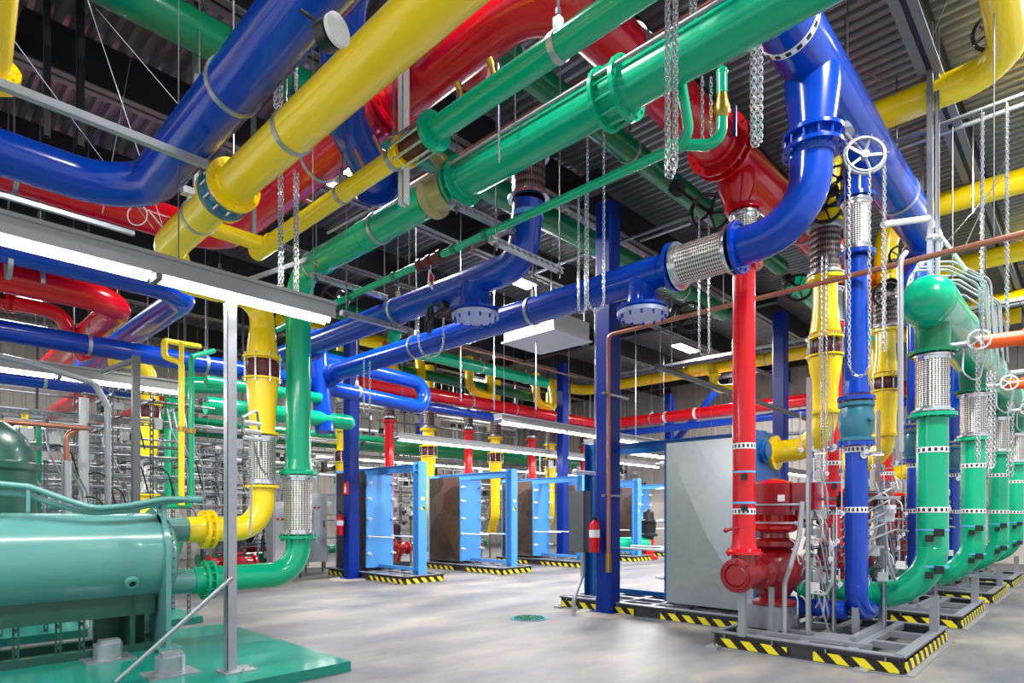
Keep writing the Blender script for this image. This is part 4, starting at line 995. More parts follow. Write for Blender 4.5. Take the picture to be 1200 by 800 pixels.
# ================================================================== CHILLERS
def slotted(m, a, b, w=.05):
    """strut with a row of slots: two edge strips joined by rungs"""
    a = V(a); b = V(b); d = (b-a).normalized(); L = (b-a).length
    s = V((.72, -.69, 0)) if abs(d.z) > .9 else Z
    m.bar(a+s*w*.4, b+s*w*.4, w*.28); m.bar(a-s*w*.4, b-s*w*.4, w*.28); n = max(2, int(L/.09))
    for i in range(n):
        m.bar(a+d*(L*i/n), a+d*(L*i/n+.035), w*.9, w*.3)
def chiller(dy, lab):
    T = Thing('chiller', lab, 'chiller', (1.0, 7.95+dy, .1)); y = 7.95+dy
    m = MB(); m.cyl((-3, y, 1.12), (2.26, y, 1.12), .5, 56); T.part('shell', m, CHILL)
    m = MB(); m.lathe((2.24, y, 1.12), X, [(0, .02), (0, .55), (.05, .55), (.05, .3)], 56); m.bb((2.235, y-.555, .12), (2.285, y+.555, 1.15)); m.bb((2.15, y-.6, .12), (2.4, y+.6, .14)); m.box((2.265, y-.3, 1.62), (.05, .18, .24)); m.cyl((2.22, y-.3, 1.7), (2.31, y-.3, 1.7), .03); T.part('tube_sheet', m, CHILL)
    m = MB(); m.lathe((2.29, y, 1.12), X, [(0, .5), (.03, .5), (.04, .47), (.08, .45), (.13, .38), (.16, .25), (.17, .01)], 48); q = T.part('water_box', m, CHILL)
    m = MB(); m.bolts((2.3, y, 1.12), X, .485, 32, .011, .04); T.part('bolt_circle', m, DARK, q)
    m = MB(); m.lathe((1.93, y-.44, .88), V((0, -1, -.45)), [(0, .07), (.05, .07), (.055, .062), (.055, .035), (.02, .03)], 24); q = T.part('sight_port', m, CHILL); m = MB(); m.lathe((1.93, y-.462, .87), V((0, -1, -.45)), [(0, .001), (.0, .034), (.012, .034), (.012, .001)], 16); T.part('glass', m, RUBBER, q)
    m = MB(); m.bb((-3, y-.3, .5), (2.2, y-.2, .72)); m.bb((-3, y+.2, .5), (2.2, y+.3, .72)); m.bb((1.95, y-.3, .12), (2.0, y+.5, .8)); m.bb((1.7, y+.1, .12), (2.2, y+.15, .7)); m.bb((-3, y-.32, .1), (2.2, y-.22, .18)); m.bb((-3, y+.3, .1), (2.2, y+.42, .18)); T.part('support_saddle', m, CHILLD)
    m = MB(); m.lathe((.66, y+.55, 1.3), Z, [(0, .6), (.75, .6), (.78, .63), (.84, .63), (.86, .6), (1.0, .58), (1.15, .5), (1.27, .36), (1.34, .15), (1.35, .01)], 48); T.part('compressor_dome', m, CHILLD, None, 'dark green domed compressor housing')
    m = MB(); o = V((0, y-7.95, 0))
    m.tube([o+P(a, b, y=7.5) for a, b in ((-40, 566), (0, 567), (35, 570), (70, 583), (110, 596), (150, 592), (195, 584), (232, 585))], .03, 14, .5); m.tube([o+P(a, b, y=7.56) for a, b in ((-40, 576), (0, 577), (32, 579), (62, 590), (104, 601), (150, 598), (190, 588), (215, 586))], .03, 14, .5); m.cyl(o+P(33, 600, y=7.5), o+P(33, 570, y=7.5), .018, 10)
    m.cyl(o+P(218, 585, y=7.5), o+P(236, 585, y=7.5), .045, 14)
    T.part('refrigerant_line', m, CHILL)
    m = MB()
    for xx in (.98, 1.32, 1.52): slotted(m, (xx, y-.25, .115), (xx, y-.25, .55), .06); m.bb((xx-.1, y-.35, .1), (xx+.1, y-.15, .118))
    T.part('strut_leg', m, CHILLD)
    m = MB()
    for (xx, yo) in ((1.95, -1.6), (1.7, -.5), (1.85, .45)): m.cyl((xx, y+yo, .1), (xx, y+yo, .27), .13, 24); m.bb((xx-.22, y+yo-.18, .1), (xx+.22, y+yo+.18, .115)); m.bb((xx-.08, y+yo-.06, .27), (xx+.1, y+yo+.06, .31))
    T.part('isolator', m, GALV)
    return T
chiller(0, 'large grey green chiller with horizontal shell beside the floor pad edge')
m = MB(); m.bb((-4, 5.55, 0), (3.4, 8.75, .1)); single('equipment_pad', 'bright green painted floor pad under the near chiller', 'pad', m, PAD, loc=(0, 7, 0))
m = MB(); m.bb((-4, 9.6, 0), (3.4, 13.7, .1)); single('equipment_pad', 'green painted floor pad partly seen beyond the near chiller', 'pad', m, PAD, loc=(0, 11, 0))
chiller(4.85, 'second grey green chiller on the farther green pad')
yellow_riser(4.85, 'yellow riser of the farther chiller behind the strut frames')
T = Thing('water_pipe', 'bright green pipe elbowing down behind the strut frames', 'pipe', (4.0, 12.8, 1))
m = MB(); m.tube([(4.0, 12.8, 1.9), (4.0, 12.8, 4.1), (4.9, 12.8, 4.2)], .165, 28, .4); m.tube([(4.0, 12.8, 1.2), (4.0, 12.8, .8), (2.8, 12.8, .8)], .165, 28, .3); T.part('pipe', m, GREEN); flex(T, (4.0, 12.8, 1.25), (4.0, 12.8, 1.85), .16); collar(T, (4.0, 12.8, 1.88), Z, .165, GREEN)

# near strut post that carries the lamp row, its brace
T = Thing('strut_post', 'galvanised strut post on the green pad below the near lamp', 'strut', (2.38, 6.03, .1))
m = MB(); m.channel((2.38, 6.03, .1), (2.38, 6.03, 3.62), .09, t=.008); m.channel((2.42, 6.1, .1), (2.42, 6.1, 3.62), .042); T.part('post', m, GALV)
m = MB(); m.bb((2.28, 5.88, .1), (2.58, 6.14, .115)); m.bolts((2.43, 6.0, .115), Z, .14, 4, .012, .03); T.part('base_plate', m, GALV)
m = MB(); m.cyl((1.5, 6.3, .12), (2.38, 5.98, 1.0), .022, 12); T.part('brace', m, GALV, None, 'diagonal brace rod')
m = MB()
for z in (2.35, 2.42, 2.5): m.cyl((2.5, 6.0, z), (2.68, 6.05, z), .022, 10)
m.tube([(2.6, 6.05, 2.4), (2.62, 6.1, 2.0), (2.6, 6.1, 1.4)], .012, 8, .1); T.part('cable_gland', m, WHITE)
m = MB(); m.tube([(2.5, 6.05, 2.55), (2.8, 6.4, 2.7), (3.1, 7.0, 2.5), (3.3, 7.4, 2.3)], .014, 8, .25); m.tube([(2.5, 6.05, 2.45), (2.75, 6.4, 2.4), (3.1, 7.0, 2.15), (3.35, 7.4, 2.1)], .014, 8, .25); T.part('flexible_conduit', m, GREYC)

# small vertical yellow and green lines by the strut post
T = Thing('small_pipe', 'thin yellow vertical line with a crook at the top', 'pipe', (3.0, 8.6, 1.5)); u0 = (2.68, 8.3)
m = MB(); m.tube([(3.1, 8.9, 3.9), (2.5, 8.35, 3.75), (2.5, 8.35, 3.55), (2.68, 8.3, 3.5), (2.68, 8.3, 1.72)], .036, 14, .06); m.cyl((2.68, 8.3, 3.5), (2.68, 8.3, 3.75), .03, 12); T.part('pipe', m, YELLOW)
m = MB(); m.cyl((2.68, 8.3, 2.64), (2.68, 8.3, 2.7), .05, 12); T.part('clamp', m, BRASS)
T = Thing('small_pipe', 'thin green vertical line beside the thin yellow one', 'pipe', (2.85, 8.4, 1.7))
m = MB(); m.tube([(3.25, 8.8, 3.85), (2.83, 8.4, 3.62), (2.83, 8.4, 1.72), (2.5, 8.35, 1.7), (2.35, 8.3, 1.7)], .034, 14, .06); T.part('pipe', m, GREEN)
m = MB(); m.cyl((2.83, 8.4, 2.64), (2.83, 8.4, 2.7), .048, 12); T.part('clamp', m, BRASS)

# strut racks behind the chiller
def perf(m, a, b, w=.045):
    m.channel(a, b, w)
    a = V(a); b = V(b); n = int((b-a).length/.09)
rackl = ['galvanised strut rack behind the thin yellow and green lines', 'galvanised strut rack between the chiller dome and white conduits', 'galvanised strut rack farther behind the domed compressor', 'distant strut rack beyond the farther chiller', 'strut rack crossing behind the yellow chiller riser']
for i, (xa, xb, y, zt) in enumerate(((2.3, 3.3, 9.9, 3.35), (1.1, 2.0, 9.8, 2.9), (.4, 2.4, 10.6, 3.0), (2.2, 5.4, 14.6, 3.3), (4.3, 6.1, 13.9, 3.0))):
    T = Thing('strut_rack', rackl[i], 'rack', (xa, y, 0)); m = MB()
    n = 3
    for k in range(n):
        x = xa+(xb-xa)*k/(n-1)
        zb = 0 if i > 2 else .1; slotted(m, (x, y, zb), (x, y, zt)); slotted(m, (x, y+.7, zb), (x, y+.7, zt)); 
        m.channel((x, y-.1, zt-.1), (x, y+.8, zt-.1), .04); m.channel((x, y, zt-1.0), (x, y+.7, zt-1.0), .04)
    T.part('post', m, GALVD); m = MB()
    for z in (zt, zt-.45, zt-.95, zt-1.25):
        slotted(m, (xa-.2, y, z), (xb+.3, y, z)); 
    m.channel((xa-.2, y+.7, zt), (xb+.3, y+.7, zt), .04); m.channel((xa-.2, y+.7, zt-.7), (xb+.3, y+.7, zt-.7), .04)
    T.part('rail', m, GALVD); m = MB(); rnd = random.Random(i+20)
    for k in range(5):
        z = zt-.1-.27*k; m.cyl((xa-.3, y+.06+.1*(k % 3), z), (xb+.4, y+.06+.1*(k % 3), z), .014, 8)
    for k in range(4):
        x = xa+rnd.uniform(0, xb-xa); m.tube([(x, y-.05, zt-.2), (x+.03, y-.12, zt-.5), (x+.25, y-.1, zt-1.0), (x+.3, y-.05, zt-1.5)], .013, 8, .2)
    T.part('conduit', m, GREYC); m = MB()
    for k in range(4):
        x = xa+rnd.uniform(0, xb-xa-.1); z = zt-rnd.uniform(.3, 1.6); m.bb((x, y-.12, z), (x+rnd.uniform(.06, .13), y-.04, z+rnd.uniform(.08, .16)))
    T.part('junction_box', m, BOXG); m = MB()
    for k in range(4):
        x = xa+rnd.uniform(0, xb-xa); z = zt-rnd.uniform(.3, 1.6); m.tube([(x, y-.05, z), (x+.2, y-.2, z+.1), (x+.35, y-.1, z-.4)], .01, 8, .15)
    T.part('cable', m, RUBBER)
def vpipe(x, y, z0, z1, r, mat, lab, cat='conduit', name='conduit', top=None):
    m = MB(); m.tube([(x, y, z0), (x, y, z1)]+(top or []), r, 14, .15); return single(name, lab, cat, m, mat)
m = MB(); m.channel((2.36, 9.0, .0), (2.36, 9.0, 3.65), .085); m.channel((2.36, 9.0, 3.6), (2.36, 10.6, 3.7), .06)
single('strut_post', 'dull grey strut post standing just beside the thin yellow line', 'strut', m, GALVD, loc=(2.36, 9, 0))
vpipe(1.95, 9.75, .1, 3.15, .055, WHITE, 'white square looking post between the strut racks', 'strut', 'strut_post')
vpipe(2.2, 9.65, .1, 3.05, .04, GREYC, 'grey conduit whose dark hose arches left over the racks', 'conduit', 'conduit', [(2.05, 9.65, 3.35), (1.3, 9.65, 3.5), (.2, 9.65, 3.6)])
vpipe(1.35, 9.9, .3, 2.9, .035, YELLOW, 'thin yellow vertical pipe among the strut racks', 'pipe', 'small_pipe')
vpipe(1.5, 9.95, .3, 2.8, .03, GREEN, 'thin green vertical pipe among the strut racks', 'pipe', 'small_pipe')
q = P(78, 540, y=8.75); vpipe(q.x, 8.75, 1.0, q.z, .05, GREYC, 'grey relief stub under the copper line', 'pipe', 'small_pipe')
T = Thing('copper_pipe', 'thin copper line running above the chiller dome', 'pipe', (0, 8.7, 2.7))
m = MB(); m.tube([(-1, 8.7, 2.62), P(105, 502, y=8.7)], .028, 12); m.tube([P(78, 540, y=8.75), P(78, 510, y=8.75), P(95, 500, y=8.75)], .03, 12, .1); T.part('pipe', m, COPPER)
# struts overhead
for (a, b, w, l) in (((-1, 5.5, 4.58), (1.98, 5.5, 4.58), .06, 'long galvanised strut crossing before the sweeping blue pipe'), ((-1, 8.45, 5.0), (2.2, 8.45, 5.0), .05, 'galvanised strut crossing before the red overhead pipe'),
        ((2.9, 7.6, 4.3), (3.9, 7.4, 4.9), .05, 'galvanised strut by the green elbow')):
    m = MB(); m.channel(a, b, w); single('strut_channel', l, 'strut', m, GALV, loc=a)
# trapeze supports carrying the green, thin green and blue lines
def trapeze(x0, x1, y, z, lab):
    T = Thing('pipe_trapeze', lab, 'pipe support', (x0, y, z)); m = MB(); slotted(m, (x0, y, z), (x1, y, z), .06); m.bar((x0, y+.03, z), (x1, y+.03, z), .05, .06); T.part('channel', m, GALV)
    m = MB()
    for x in (x0+.06, x1-.06): m.cyl((x, y, z-.1), (x, y, ROOF-.05), .009, 8); m.box((x, y, z-.04), (.04, .04, .03))
    T.part('rod', m, GALVD)
trapeze(3.85, 5.0, 7.2, 4.64, 'slotted trapeze strut beneath the elbow end of the thick green pipe')
trapeze(3.9, 4.85, 4.55, 4.64, 'slotted trapeze strut under the thick green pipe beside the cream valve')
trapeze(4.2, 5.3, 4.3, 4.3, 'slotted trapeze strut under the thin green pipe beside the blue elbow')
trapeze(4.1, 5.2, 6.9, 4.15, 'cream trapeze strut under the thin green pipe')
# vertical struts from the roof
for (u, v0, v1, d, w, l) in ((229, -40, 240, 6.6, .05, 'galvanised vertical strut before the dark green overhead pipe'), (473, 50, 240, 5.6, .075, 'white slotted strut hanging behind the thickest yellow pipe'), (297, 250, 295, 7.6, .05, 'short galvanised strut behind the slim yellow pipe'),
        (1080, 150, 260, 9.5, .05, 'thin grey strut hanging behind the yellow bend'), (94, -30, 172, 6.75, .07, 'dark vertical strut in front of the roof joist'), (55, -20, 160, 6.6, .06, 'dark vertical strut beside the corner yellow pipe')):
    a = P(u, v1, d=d); m = MB(); m.channel((a.x, a.y, a.z), (a.x, a.y, ROOF-.05), w); single('vertical_strut', l, 'strut', m, WHITE if 'white' in l else (JOISTD if 'dark v' in l else GALV), loc=a)
for (u, v1, d, l) in ((274, 190, 6.4, 'over the sweeping blue bend'), (336, 120, 6.2, 'in front of the hooking blue pipe'), (585, 190, 5.2, 'through the gap before the red elbow'), (993, 130, 6.5, 'beside the widest blue header'), (300, 120, 7, 'behind the thickest yellow pipe'), (787, 430, 14, 'holding the grey arm lamp row'), (697, 500, 15, 'beside the near blue column'), (540, 470, 12, 'under the long braided blue pipe'), (579, 480, 12.5, 'beneath the duct box'), (745, 520, 17, 'above the teal guide bar'), (1140, 250, 9, 'behind the hanging chains'), (628, 480, 13, 'under the duct box corner'), (1023, 190, 11, 'between the yellow lines')):
    a = P(u, v1, d=d); m = MB(); m.cyl(a, (a.x, a.y, ROOF-.05), .009 if d < 8 else .014, 8); single('threaded_rod', 'threaded rod '+l, 'rod', m, CHROME, loc=a)
# guy wires
for (a, b, l) in ((P(103, 0, d=6.2), P(190, 262, d=7.2), 'from the strut to the yellow pipe sensor'), (P(113, 10, d=6), P(250, 170, d=6.4), 'crossing the roof opening'), (P(0, 25, d=6), P(180, 268, d=7.5), 'ending at the ring by the red pipe'), (P(160, 30, d=7), P(120, 250, d=7), 'steeply crossing the blue pipe'), (P(940, 50, d=8), P(1050, 100, d=8.5), 'meeting the upper yellow bend'), (P(1110, 0, d=6.9), P(1072, 95, d=7.6), 'from the roof to the upper yellow bend'), (P(1190, 190, d=9), P(1095, 300, d=8), 'down to the hanging strut post'), (P(1195, 150, d=9), P(1130, 290, d=9), 'beside the twin chains'), (P(690, 120, d=9), P(600, 190, d=9), 'behind the slim green pipe'), (P(720, 5, d=7), P(790, -30, d=7), 'above the red clamp')):
    m = MB(); m.cyl(a, b, .005, 6); single('guy_wire', 'thin steel brace wire '+l, 'wire', m, CHROME, loc=a)
m = MB(); m.torus(P(161, 252, d=7.2), V((.6, -.7, 0)).cross(V((0, 0, 1))), .12, .007, 28, 6); m.cyl(P(174, 246, d=7.2), P(200, 278, d=7.0), .008, 6)
single('cable_loop', 'coiled white cable loop against the red overhead pipe', 'cable', m, WHITE)
m = MB(); m.torus(P(1019, 99, d=8.2), V((.72, .69, 0)), .12, .007, 28, 6)
single('cable_loop', 'coiled grey cable loop beside the upper yellow bend', 'cable', m, GREYC)

# grey/blue handwheel assemblies
def gear(lab, c, ax, R, mat, stem): T = Thing('chain_wheel_valve', lab, 'valve operator', c); wheel(T, c, ax, R, mat, stem); return T
gear('grey chain wheel above the blue S shaped elbow', P(1013, 182, d=6.1), V((-.75, -.55, .1)), .19, GREYC, P(985, 150, d=6.4))
gear('black chain wheel behind the dull braided yellow connector', P(967, 243, d=8.0), V((-1, -.4, 0)), .2, DARK, P(985, 235, d=8.4))
gear('black chain wheel at the end of the dark green pipe by the yellow riser', P(936, 337, d=9.5), V((-1, -.4, 0)), .2, DARK, P(920, 325, d=9.7))
gear('black chain wheel beside the small yellow drop behind blue column', P(810, 372, d=9.0), V((-.8, -.6, 0)), .22, DARK, P(788, 362, d=9.2))
gear('black chain wheel at upper yellow bend near the roof', P(1160, 38, d=7.0), V((-.8, -.4, -.3)), .17, DARK, P(1164, 20, d=7.1))
gear('black chain wheel between the near blue riser and the green cap', P(1040, 345, d=9.8), V((-.9, -.4, 0)), .2, DARK, P(1045, 330, d=10))
gear('black gear box with wheel behind the thick green elbow', P(393, 350, d=9.5), V((-.5, -.9, 0)), .2, DARK, P(405, 345, d=9.8))
T = Thing('valve_motor', 'pale round valve operator behind the thickest yellow pipe', 'valve operator', P(390, 38, d=3.5)); c = P(390, 38, d=3.5)
m = MB(); m.lathe(c, V((.2, -.9, .0)), [(0, .06), (.02, .085), (.05, .085), (.055, .03)], 24); T.part('disc', m, WHITE)
m = MB(); m.lathe(c, V((-.2, .9, .0)), [(0, .08), (.08, .08), (.1, .05)], 24); m.cyl(c+V((0, .05, .05)), P(352, 12, d=3.5), .012, 8); T.part('gearbox', m, DARK)
T = Thing('valve_actuator', 'dark grey drum shaped actuator on top of the thick red header', 'actuator', (6.9, 3.3, 6.0)); m = MB()
m.lathe((6.95, 3.2, 5.95), Z, [(0, .07), (.1, .07), (.11, .15), (.2, .16), (.3, .15), (.33, .1), (.38, .08), (.39, .01)], 24); T.part('drum', m, paint('slate actuator', rgb(58, 62, 84), .3, .2))
m = MB(); m.cyl((6.8, 3.1, 6.12), (6.7, 3.0, 6.12), .05, 12); T.part('connector', m, DARK)

# ================================================================== CHAINS
chain('hand chains hanging before the thick green pipe above the relief valve', P(788, -60, d=4.0), (V(P(788, -60, d=4.0)).z-P(788, 193, d=4.0).z), .05, twin=True)
chain('hand chain hanging just before the widest blue header', P(888, -60, d=4.6), P(888, -60, d=4.6).z-P(888, 158, d=4.6).z, .05, twin=True)
chain('short hand chain above the relief valve at the frame top', P(812, -50, d=4.3), P(812, -50, d=4.3).z-P(812, 22, d=4.3).z, .03)
chain('short hand chain beside the brass relief valve', P(828, 90, d=4.9), P(828, 90, d=4.9).z-P(828, 168, d=4.9).z, .07)
chain('hand chain behind the thickest yellow pipe beside the white rod', P(325, 15, d=5.8), P(325, 15, d=5.8).z-P(325, 120, d=5.8).z, .05, twin=True)
chain('hand chain hanging before the hooking blue pipe', P(347, -20, d=5.6), P(347, -20, d=5.6).z-P(347, 112, d=5.6).z, .012)
for i, (u, v1) in enumerate(((329, 348), (347, 350))):
    a = P(u, 200, d=6.3); chain(['hand chain before the elbow of the slim yellow pipe', 'hand chain beside the slim yellow elbow on its green pipe side'][i], a, a.z-P(u, v1, d=6.3).z, .03)
a = P(682, 225, d=6.0); chain('hand chain hanging beside the near blue column, looped before blue pipe', a, a.z-P(682, 360, d=6.0).z, .07)
a = P(698, 150, d=6.0); chain('wide looped hand chain in front of the near blue column', a, a.z-P(698, 350, d=6.0).z, .16)
a = P(825, 250, d=7.5); chain('hand chain under the braided blue connector', a, a.z-P(825, 408, d=7.5).z, .12)
a = P(1007, 195, d=6.0); chain('long looped hand chain hanging over the near blue riser', a, a.z-P(1007, 424, d=6.0).z, .2)
a = P(1036, 190, d=6.2); chain('straight hand chain between the near blue riser and green cap', a, a.z-P(1036, 405, d=6.2).z, .012)
a = P(1151, 130, d=6.9); chain('hand chain passing before the copper pipe above the nearest actuator', a, a.z-P(1151, 400, d=6.9).z, .014)
a = P(1180, 120, d=7.1); chain('hand chain passing before the copper pipe near the upper yellow lines', a, a.z-P(1180, 395, d=7.1).z, .014)
a = P(1146, 410, d=7.2); chain('hand chain hanging from the nearest orange actuator wheel', a, a.z-P(1146, 538, d=7.2).z, .03)
a = P(1163, 435, d=7.6); chain('thick bunched hand chain between the two orange actuators', a, a.z-P(1163, 543, d=7.6).z, .05, twin=True)
a = P(1184, 470, d=9.6); chain('hand chain hanging from the second orange actuator', a, a.z-P(1184, 555, d=9.6).z, .07, w=1.3)
a = P(966, 300, d=8.0); chain('thin hand chain hanging before the near yellow riser', a, a.z-P(966, 560, d=8.0).z, .06)
a = P(430, 420, d=10.5); chain('hand chain hanging before the blue cross pipe', a, a.z-P(430, 480, d=10.5).z, .1, w=1.2)
a = P(505, 370, d=7.4); chain('chain hanging from the black wheel under the blue tee pipe', a, a.z-P(505, 398, d=7.4).z, .3)

# ================================================================== LAMPS
def fixture(x0, x1, y, z, lab, n=2):
    T = Thing('ceiling_light', lab, 'lamp', (x0, y, z)); L = (x1-x0)/n
    m = MB(); pr = [(-.12, -.01), (-.12, .12), (-.14, .13), (-.14, .16), (.14, .16), (.14, .13), (.12, .12), (.12, -.01), (.11, -.01), (.11, .05), (-.11, .05), (-.11, -.01)]
    m.rings([[V((x, y+a, z+b)) for a, b in pr] for x in (x0, x1)]); T.part('housing', m, LAMPG)
    for k in range(n):
        m = MB(); a = x0+k*L+.04; b = a+L-.08
        m.lathe((a, y-.05, z-.02), X, [(0, .028), (b-a, .028)], 10); m.lathe((a, y+.05, z-.02), X, [(0, .028), (b-a, .028)], 10); T.part('tube', m, TUBE, None, 'lit fluorescent tube pair')
        m = MB(); m.bb((a-.05, y-.1, z-.055), (a, y+.1, z+.03)); T.part('lamp_holder', m, GALVD)
    m = MB()
    for k in range(n+1): xx = min(x0+k*L+.2, x1-.2); m.cyl((xx, y, z+.16), (xx, y, ROOF-.05), .006, 6)
    T.part('suspension_wire', m, GALVD)
fixture(-1.7, 3.42, 6.0, 3.7, 'near lit fluorescent lamp row crossing over the strut post', 3)
fixture(-1.5, 3.6, 11.15, 3.66, 'second lit lamp row behind the chiller', 3)
fixture(9.8, 23.4, 13.75, 3.66, 'low lit lamp row above the back row exchangers', 5)
fixture(9.6, 23.5, 9.65, 3.68, 'upper lit lamp row under the duct box and behind the near column', 6)
fixture(9.8, 23.4, 18.2, 3.5, 'distant lit lamp row beyond the back row', 5)
fixture(-1.7, 2.8, 17.6, 3.6, 'distant lit lamp row behind the farther chiller', 3)
fixture(10.2, 23.4, 7.6, 3.0, 'lit lamp row seen between the near column and the steel shroud', 5)
hb = [(9.2, 8.75, 6.45, 'bright high bay lamp beside the duct box'), (16.4, 8.75, 6.45, 'bright high bay lamp in front of the siding wall'), (2.0, 4.0, 7.2, 'high bay lamp over the thickest yellow pipe'), (9.2, 0.2, 7.3, 'high bay lamp near the yellow bend'), (16.4, .2, 7.3, 'high bay lamp beyond the green header'), (9.2, 17.0, 6.9, 'high bay lamp over the back row risers'), (16.4, 17.8, 6.9, 'high bay lamp in the rear corner'), (2.0, 15.5, 7.0, 'high bay lamp over the farther chiller'), (5.2, -.8, 7.3, 'high bay lamp just behind the camera'), (22.5, 10.0, 7.2, 'high bay lamp close to the siding wall'), (5.6, 8.8, 7.2, 'high bay lamp above the thick green elbow')]
for (x, y, z, l) in hb:
    T = Thing('high_bay_light', l, 'lamp', (x, y, z)); m = MB(); m.bb((x-.55, y-.16, z), (x+.55, y+.16, z+.1)); T.part('housing', m, GALV)
    m = MB(); m.bb((x-.52, y-.13, z-.03), (x+.52, y+.13, z-.002)); T.part('lens', m, BAY)
    m = MB()
    for s in (-.4, .4): m.cyl((x+s, y, z+.1), (x+s, y, ROOF), .008, 6)
    T.part('rod', m, GALVD)

# ================================================================== OTHER THINGS
# duct box
T = Thing('duct_box', 'large pale duct box hanging below the roof', 'duct', (10.2, 8.8, 5.35))
m = MB(); m.bb((9.55, 8.0, 5.35), (10.75, 9.4, 5.75)); m.bb((9.5, 7.95, 5.33), (10.8, 9.45, 5.36)); T.part('case', m, DUCTM)
m = MB(); 
for k in range(6): m.bb((9.543, 8.1+.22*k, 5.36), (9.551, 8.12+.22*k, 5.74))
T.part('rib', m, GALV)
m = MB()
for (a, b) in ((9.6, 8.1), (10.7, 8.1), (10.7, 9.3)): m.cyl((a, b, 5.75), (a, b, ROOF-.05), .01, 6)
T.part('rod', m, GALVD)
def extinguisher(x, y, z, lab):
    T = Thing('fire_extinguisher', lab, 'fire extinguisher', (x, y, z))
    m = MB(); m.lathe((x, y, z), Z, [(0, .02), (0, .075), (.02, .085), (.42, .085), (.47, .07), (.5, .03), (.52, .03)], 28); T.part('cylinder', m, RED)
    m = MB(); m.lathe((x, y, z+.24), Z, [(0, .086), (.12, .086)], 28); T.part('label_band', m, WHITE)
    m = MB(); m.box((x, y, z+.54), (.05, .05, .05)); m.bar((x, y, z+.57), (x-.08, y-.06, z+.6), .02); m.tube([(x, y, z+.55), (x+.06, y-.08, z+.52), (x+.07, y-.09, z+.2)], .012, 8, .05); T.part('handle', m, DARK)
extinguisher(8.0, 5.85, 1.0, 'red fire extinguisher strapped to the near blue column')
extinguisher(8.0, 13.55, 1.1, 'red fire extinguisher on the blue column under the small sign')
m = MB(); m.bb((8.05, 13.3, 2.1), (8.09, 13.5, 2.4)); T = Thing('safety_sign', 'small red and white sign on the blue column by the exchanger', 'sign', (8.07, 13.4, 2.25)); T.part('plate', m, SIGNR)
m = MB(); m.bb((8.044, 13.36, 2.14), (8.051, 13.44, 2.3)); m.sphere((8.05, 13.4, 2.33), .02, 10, 6); T.part('figure', m, WHITE)
T = Thing('floor_drain', 'round green cover set in the concrete floor', 'drain cover', (7.05, 6.4, 0))
m = MB(); m.lathe((7.05, 6.4, .0), Z, [(0, .3), (.008, .3), (.01, .27), (.006, .26), (.006, .01)], 40); T.part('cover', m, TEALV)
m = MB()
for r in (.08, .15, .22): m.torus((7.05, 6.4, .008), Z, r, .008, 36, 6)
for k in range(8): a = PI*k/8; m.bar(V((7.05-.24*math.cos(a), 6.4-.24*math.sin(a), .01)), V((7.05+.24*math.cos(a), 6.4+.24*math.sin(a), .01)), .012, .008)
T.part('grating', m, DGREEN)
# distant pump seen past the near column
T = Thing('pump', 'black and red vertical pump by the far wall', 'pump', (17.2, 10.3, 0)); c = P(760, 655, z=0); 
m = MB(); m.lathe((c.x, c.y, .7), Z, [(0, .15), (.1, .2), (.15, .34), (.2, .34), (.25, .25), (.6, .28), (.65, .34), (.7, .34), (.75, .2), (1.0, .18), (1.1, .06)], 24); T.part('motor', m, DARK)
m = MB(); m.lathe((c.x, c.y, .02), Z, [(0, .35), (.05, .35), (.1, .2), (.7, .2)], 20); T.part('base', m, RED)
m = MB(); m.cyl((c.x-.9, c.y+.7, .55), (c.x, c.y, .55), .25, 20); T.part('inlet', m, GREEN)

# small grey cabinets between the left chiller and the signed column, and behind the back row
rnd = random.Random(5)
for i, (x, y, w, h, l) in enumerate(((8.25, 15.7, .6, 1.9, 'just beside the signed blue column'), (6.6, 14.2, .5, 1.6, 'beside the flexible green chiller pipe'), (5.9, 16.5, .7, 1.9, 'behind the green riser elbow'), (7.3, 15.8, .5, 1.5, 'between the signed blue column and the green riser'), (11.4, 17.2, .6, 1.9, 'behind the first back row exchanger'), (14.6, 17.2, .6, 1.9, 'behind the middle back row exchanger'), (17.8, 17.2, .6, 1.9, 'behind the exchanger at the bright blue column'))):
    T = Thing('control_cabinet', 'pale grey control cabinet '+l, 'cabinet', (x, y, 0)); m = MB(); m.bb((x, y, .3), (x+w, y+.35, h+.3)); T.part('case', m, BOXG)
    m = MB(); m.bb((x+.04, y-.02, .36), (x+w-.04, y, h+.24)); d = T.part('door', m, BOXG); m = MB(); m.bb((x+w-.12, y-.04, .3+h*.5), (x+w-.09, y-.02, .3+h*.6)); T.part('handle', m, DARK, d)
    m = MB()
    for xx in (x+.05, x+w-.05): m.bar((xx, y+.15, 0), (xx, y+.15, .3), .04)
    T.part('leg', m, GALVD)
    m = MB()
    for k in range(4): m.tube([(x+.1+.1*k, y+.1, h+.3), (x+.1+.1*k, y+.1, h+.9+.1*k), (x+.5+.3*k, y+.3, h+1.1+.12*k)], .02, 8, .1)
    T.part('conduit', m, GREYC)
    m = MB()
    for k in range(3): m.lathe((x+.1+.12*k, y-.02, h-.1), -Y, [(0, .03), (.03, .03)], 10)
    T.part('indicator', m, SIGNR)
